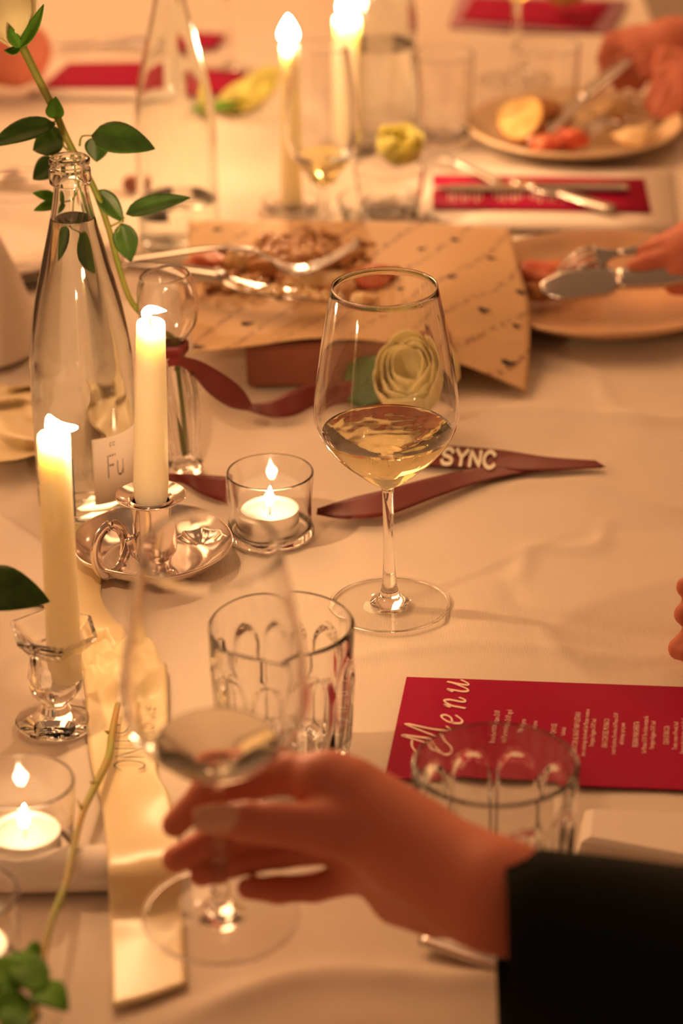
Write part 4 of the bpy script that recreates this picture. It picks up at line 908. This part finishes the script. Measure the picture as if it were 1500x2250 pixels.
fork(Q(1500, 262, YF1-.055), P(1290, 280, 2.2), 'fork in the far hand pressed flat on the bread plate')
def slice_bread(c, r, label):
    root = empty('bread_slice', c, label, 'bread'); a = Vector((-.35, -.62, .7))
    mesh('crumb', *lathe([(0, 0), (r*.93, 0), (r*.93, .9), (0, .95)], c, a, 30, lambda q, z, an: q*(1+.06*math.sin(3*an))), BREAD, root)
    mesh('crust', *lathe([(r*.9, -.6), (r*1.0, .1), (r*1.02, .7), (r*.94, .95), (r*.93, 0), (r*.9, -.6)], c, a, 30, lambda q, z, an: q*(1+.06*math.sin(3*an))), CRUST, root)
slice_bread(P(1148, 268, 3.0), 2.3, 'round slice of bread leaning at the left of the far plate')
tag(blob('bread_roll', P(1195, 255, 2.6), 2.0, CRUST, None, .3, 1.3, 8, (1.2, 1, .8)), 'dark crusted bread piece behind the pale slice on the far plate', 'bread')
for i, (px, py, r, m, nm, lb, z) in enumerate([(1205, 312, 1.3, MEAT, 'cured_meat', 'red cured meat in front of the bread slice', 1.8), (1250, 305, 1.5, MEAT, 'cured_meat', 'red cured meat in the middle of the far plate', 1.8), (1340, 240, 1.3, CHEESE, 'cheese_piece', 'yellow cheese piece at the back of the far plate', 1.7), (1400, 300, 1.4, CHEESE, 'cheese_piece', 'cheese slice at the right front of the far plate', 1.7),
        (1185, 600, 1.6, MEAT, 'cured_meat', 'red meat at the left rim of the near right plate', 2.4), (1278, 590, 1.3, MEAT, 'cured_meat', 'dark red bite under the fork of the near right plate', 2.2), (1180, 640, 1.3, CRUST, 'crust_piece', 'brown crust under the broad knife tip', 1.6)]):
    tag(blob(nm, P(px, py, z), r, m, None, .45, 1.5, 20+i, (1.4, 1, .6)), lb, 'food')
# mid right place setting
c = P(1215, 440); tag(card('napkin', [(928, 502), (1485, 512), (1470, 372), (950, 366)], NAPKIN, 'x', 'napkin', .25, .002, bow=.1), 'flat white napkin under the far right crimson menu', 'napkin')
tag(card('menu', [(950, 458), (1430, 466), (1415, 392), (950, 384)], MENU, 'x', 'menu', .55), 'small looking crimson menu lying on the white napkin at right', 'menu')
vs, fs = [], []
for i in range(26):
    px = 985 + i*10; 
    if i in (8, 9, 17): continue
    hh = 30 + 12*math.sin(i*2.3); k = len(vs); vs += [P(px, 424+hh/2, .62), P(px+3, 424+hh/2, .62), P(px+3, 424-hh/2, .62), P(px, 424-hh/2, .62)]; fs.append([k, k+1, k+2, k+3])
mesh('menu_text', vs, fs, PRINT, bpy.data.objects['menu.001'], smooth=False, closed=False)
knife(P(1345, 460, 1.0), P(1120, 394, .9), 'bright steel knife crossing the small far menu diagonally', .9)
knife(P(1380, 412, 1.0), P(955, 412, .9), 'dark steel knife lying along the top of the far right menu', .9)
fork(P(1100, 402, .9), P(930, 345, .9), 'fork lying left of the dark knife near the flower bowl', s=.9, dip=.2)
# knife under the lifted hand
knife(P(932, 2058, .6), P(1480, 2230, .5), 'table knife with rounded silver handle below the lifting wrist', 1.0)
# small low glasses beyond the paper
def low_glass(c, r, h, label, cat='tumbler', name='tumbler', group=None, m=THICK):
    root = empty(name, Vector((c.x, c.y, TZ)), label, cat, group); b2 = root.location.copy()
    pr = prof([(r*.78, 0), (r*.84, .3), (r*.93, h*.5), (r, h)], 4); pin = prof([(r-.14, h-.05), (r*.93-.22, h*.5), (r*.8-.2, .9), (0, .8)], 4)
    mesh('glass_body', *lathe([(0, .05)]+pr+[(r-.06, h+.03)]+pin, b2, (0, 0, 1), 64), m, root); return root
low_glass(P(833, 436, 2.5), 3.6, 2.5, 'low glass dish just behind the printed paper', 'bowl', 'glass_bowl')
fb = P(855, 385, 3.5); low_glass(fb, 3.1, 4.2, 'small glass bowl holding a yellow green flower', 'bowl', 'glass_bowl')
fr_ = empty('bloom', P(875, 345, 5), 'yellow green rose bloom in the small glass bowl', 'flower')
rose(P(872, 362, 3.6), (.1, -.3, 1), 2.1, 3.6, PETALY, fr_, .2, (3, 4, 5), 9)
yb_ = empty('bloom', P(560, 215, 1), 'blurred yellow bloom lying beyond the bottles at upper left', 'flower')
rose(P(570, 228, .6), (-.5, -.1, .9), 2.9, 2.2, PETALY, yb_, .6, (3, 4, 5), 11)
l5 = leaf('leaf', P(545, 232, .8), P(430, 238, .8), .8, LEAFD, yb_, up=(0, -.3, .9))
low_glass(P(972, 130, 8), 3.0, 8.5, 'blurred tumbler standing beyond the red label bottle')

low_glass(P(1200, 100, 8), 3.2, 8.0, 'blurred tumbler directly behind the bread plate')
low_glass(P(45, 440, 7), 3.3, 8, 'blurred tumbler behind the rose leaves at left edge')
wine_glass(Vector((P(712, 500).x, P(712, 500).y, TZ)), (0, 0, 1), 1.0, 6.6, 'wine_glass', 'small blurred stemmed glass with a little wine behind the printed paper', bowlr=.70, zf=lambda z: z*3.6/8.2 if z < 8.2 else 3.6+(z-8.2)*.90)
wine_glass(Vector((P(1150, 262).x, P(1150, 232).y+.08, TZ)), (0, 0, 1), .95, 12, 'wine_glass', 'far wine glass whose stem rises behind the bread plate')
wine_glass(Vector((P(505, 165).x, P(505, 165).y, TZ)), (0, 0, 1), .95, 12, 'wine_glass', 'far wine glass at the top beside the tall bottle neck')
# far tapers
def far_taper(px0, py0, px1, py1, r0, r1, hz_, label):
    b2 = P(px0, py0); b2.z = TZ; t_ = Q(px1, py1, b2.y)
    root = empty('candle_holder', b2, label.replace('lit cream taper', 'shallow glass saucer under the'), 'candle holder')
    mesh('glass_body', *lathe([(0, .02), (2.2, .02), (2.6, .5), (2.62, .62), (2.5, .6), (2.1, .18), (0, .16)], b2, (0, 0, 1), 48), GLASS, root)
    taper(b2+Vector((0, 0, .0018)), t_, r0, r1, label, (0, 0), 2.5, .86)
far_taper(640, 455, 634, 98, 1.0, .72, 0, 'lit cream taper burning left of the small wine glass')
far_taper(765, 330, 762, 36, 1.25, 1.2, 0, 'lit cream taper at the top behind the small wine glass')
# more far items
tag(card('menu', [(90, 192), (345, 192), (335, 135), (150, 138)], MENU, 'x', 'menu', .4), 'blurred crimson menu lying far left behind the rose', 'menu')
tag(card('menu', [(430, 204), (505, 204), (545, 160), (440, 150)], MENU, 'x', 'menu', .4), 'blurred crimson card between the tall bottle and the yellow bloom', 'menu')
tag(card('menu', [(1010, 42), (1300, 64), (1345, 5), (1040, -8)], MENU, 'x', 'menu', .4), 'blurred crimson menu at the top edge under the far yellow flower', 'menu')
tag(card('menu', [(410, 105), (470, 105), (500, 75), (420, 70)], MENU, 'x', 'menu', .4), 'small patch of crimson menu beside the bottle neck at top', 'menu')
tag(card('napkin', [(60, 212), (380, 215), (400, 120), (110, 118)], NAPKIN, 'x', 'napkin', .2), 'white napkin under the blurred far left menu', 'napkin')
tag(card('napkin', [(985, 60), (1340, 75), (1380, 0), (1010, -15)], mat('napkin_mauve', (.45, .22, .28), .8), 'x', 'napkin', .2), 'mauve napkin at the top edge under the far menu', 'napkin')
knife(P(330, 90, .8), P(105, 104, .8), 'blurred knife lying beyond the far left menu'); knife(P(-20, 392, .8), P(135, 398, .8), 'dark knife at the left edge behind the rose leaves')
knife(P(-20, 380, .8), P(100, 376, .8), 'second knife at the left edge, above the dark one', .6)
pl3 = plate(P(-20, 530, 1), 9.5, 'pale plate at the left edge behind the napkin cone', NAPKIN, h=1.2)
tag(box('butter_cup', P(270, 428)+Vector((0, 0, .001)), P(270, 428)+Vector((.016, .016, .014)), WOODB, bev=.003), 'small brown square cup between the two bottles', 'cup')
yf_ = empty('bloom', P(1225, 5, 2), 'yellow flower on the far menu cut by the top edge', 'flower'); rose(P(1228, 12, 1.2), (.2, -.3, .9), 2.2, 4.0, PETALY, yf_, .2, (3, 4, 5), 14)

# glass bends the candlelight on to the cloth
for o in bpy.data.objects:
    if o.type == 'MESH' and o.name.startswith('glass_body') : o.cycles.is_caustics_caster = True
for n in ('tablecloth', 'menu'): bpy.data.objects[n].cycles.is_caustics_receiver = True
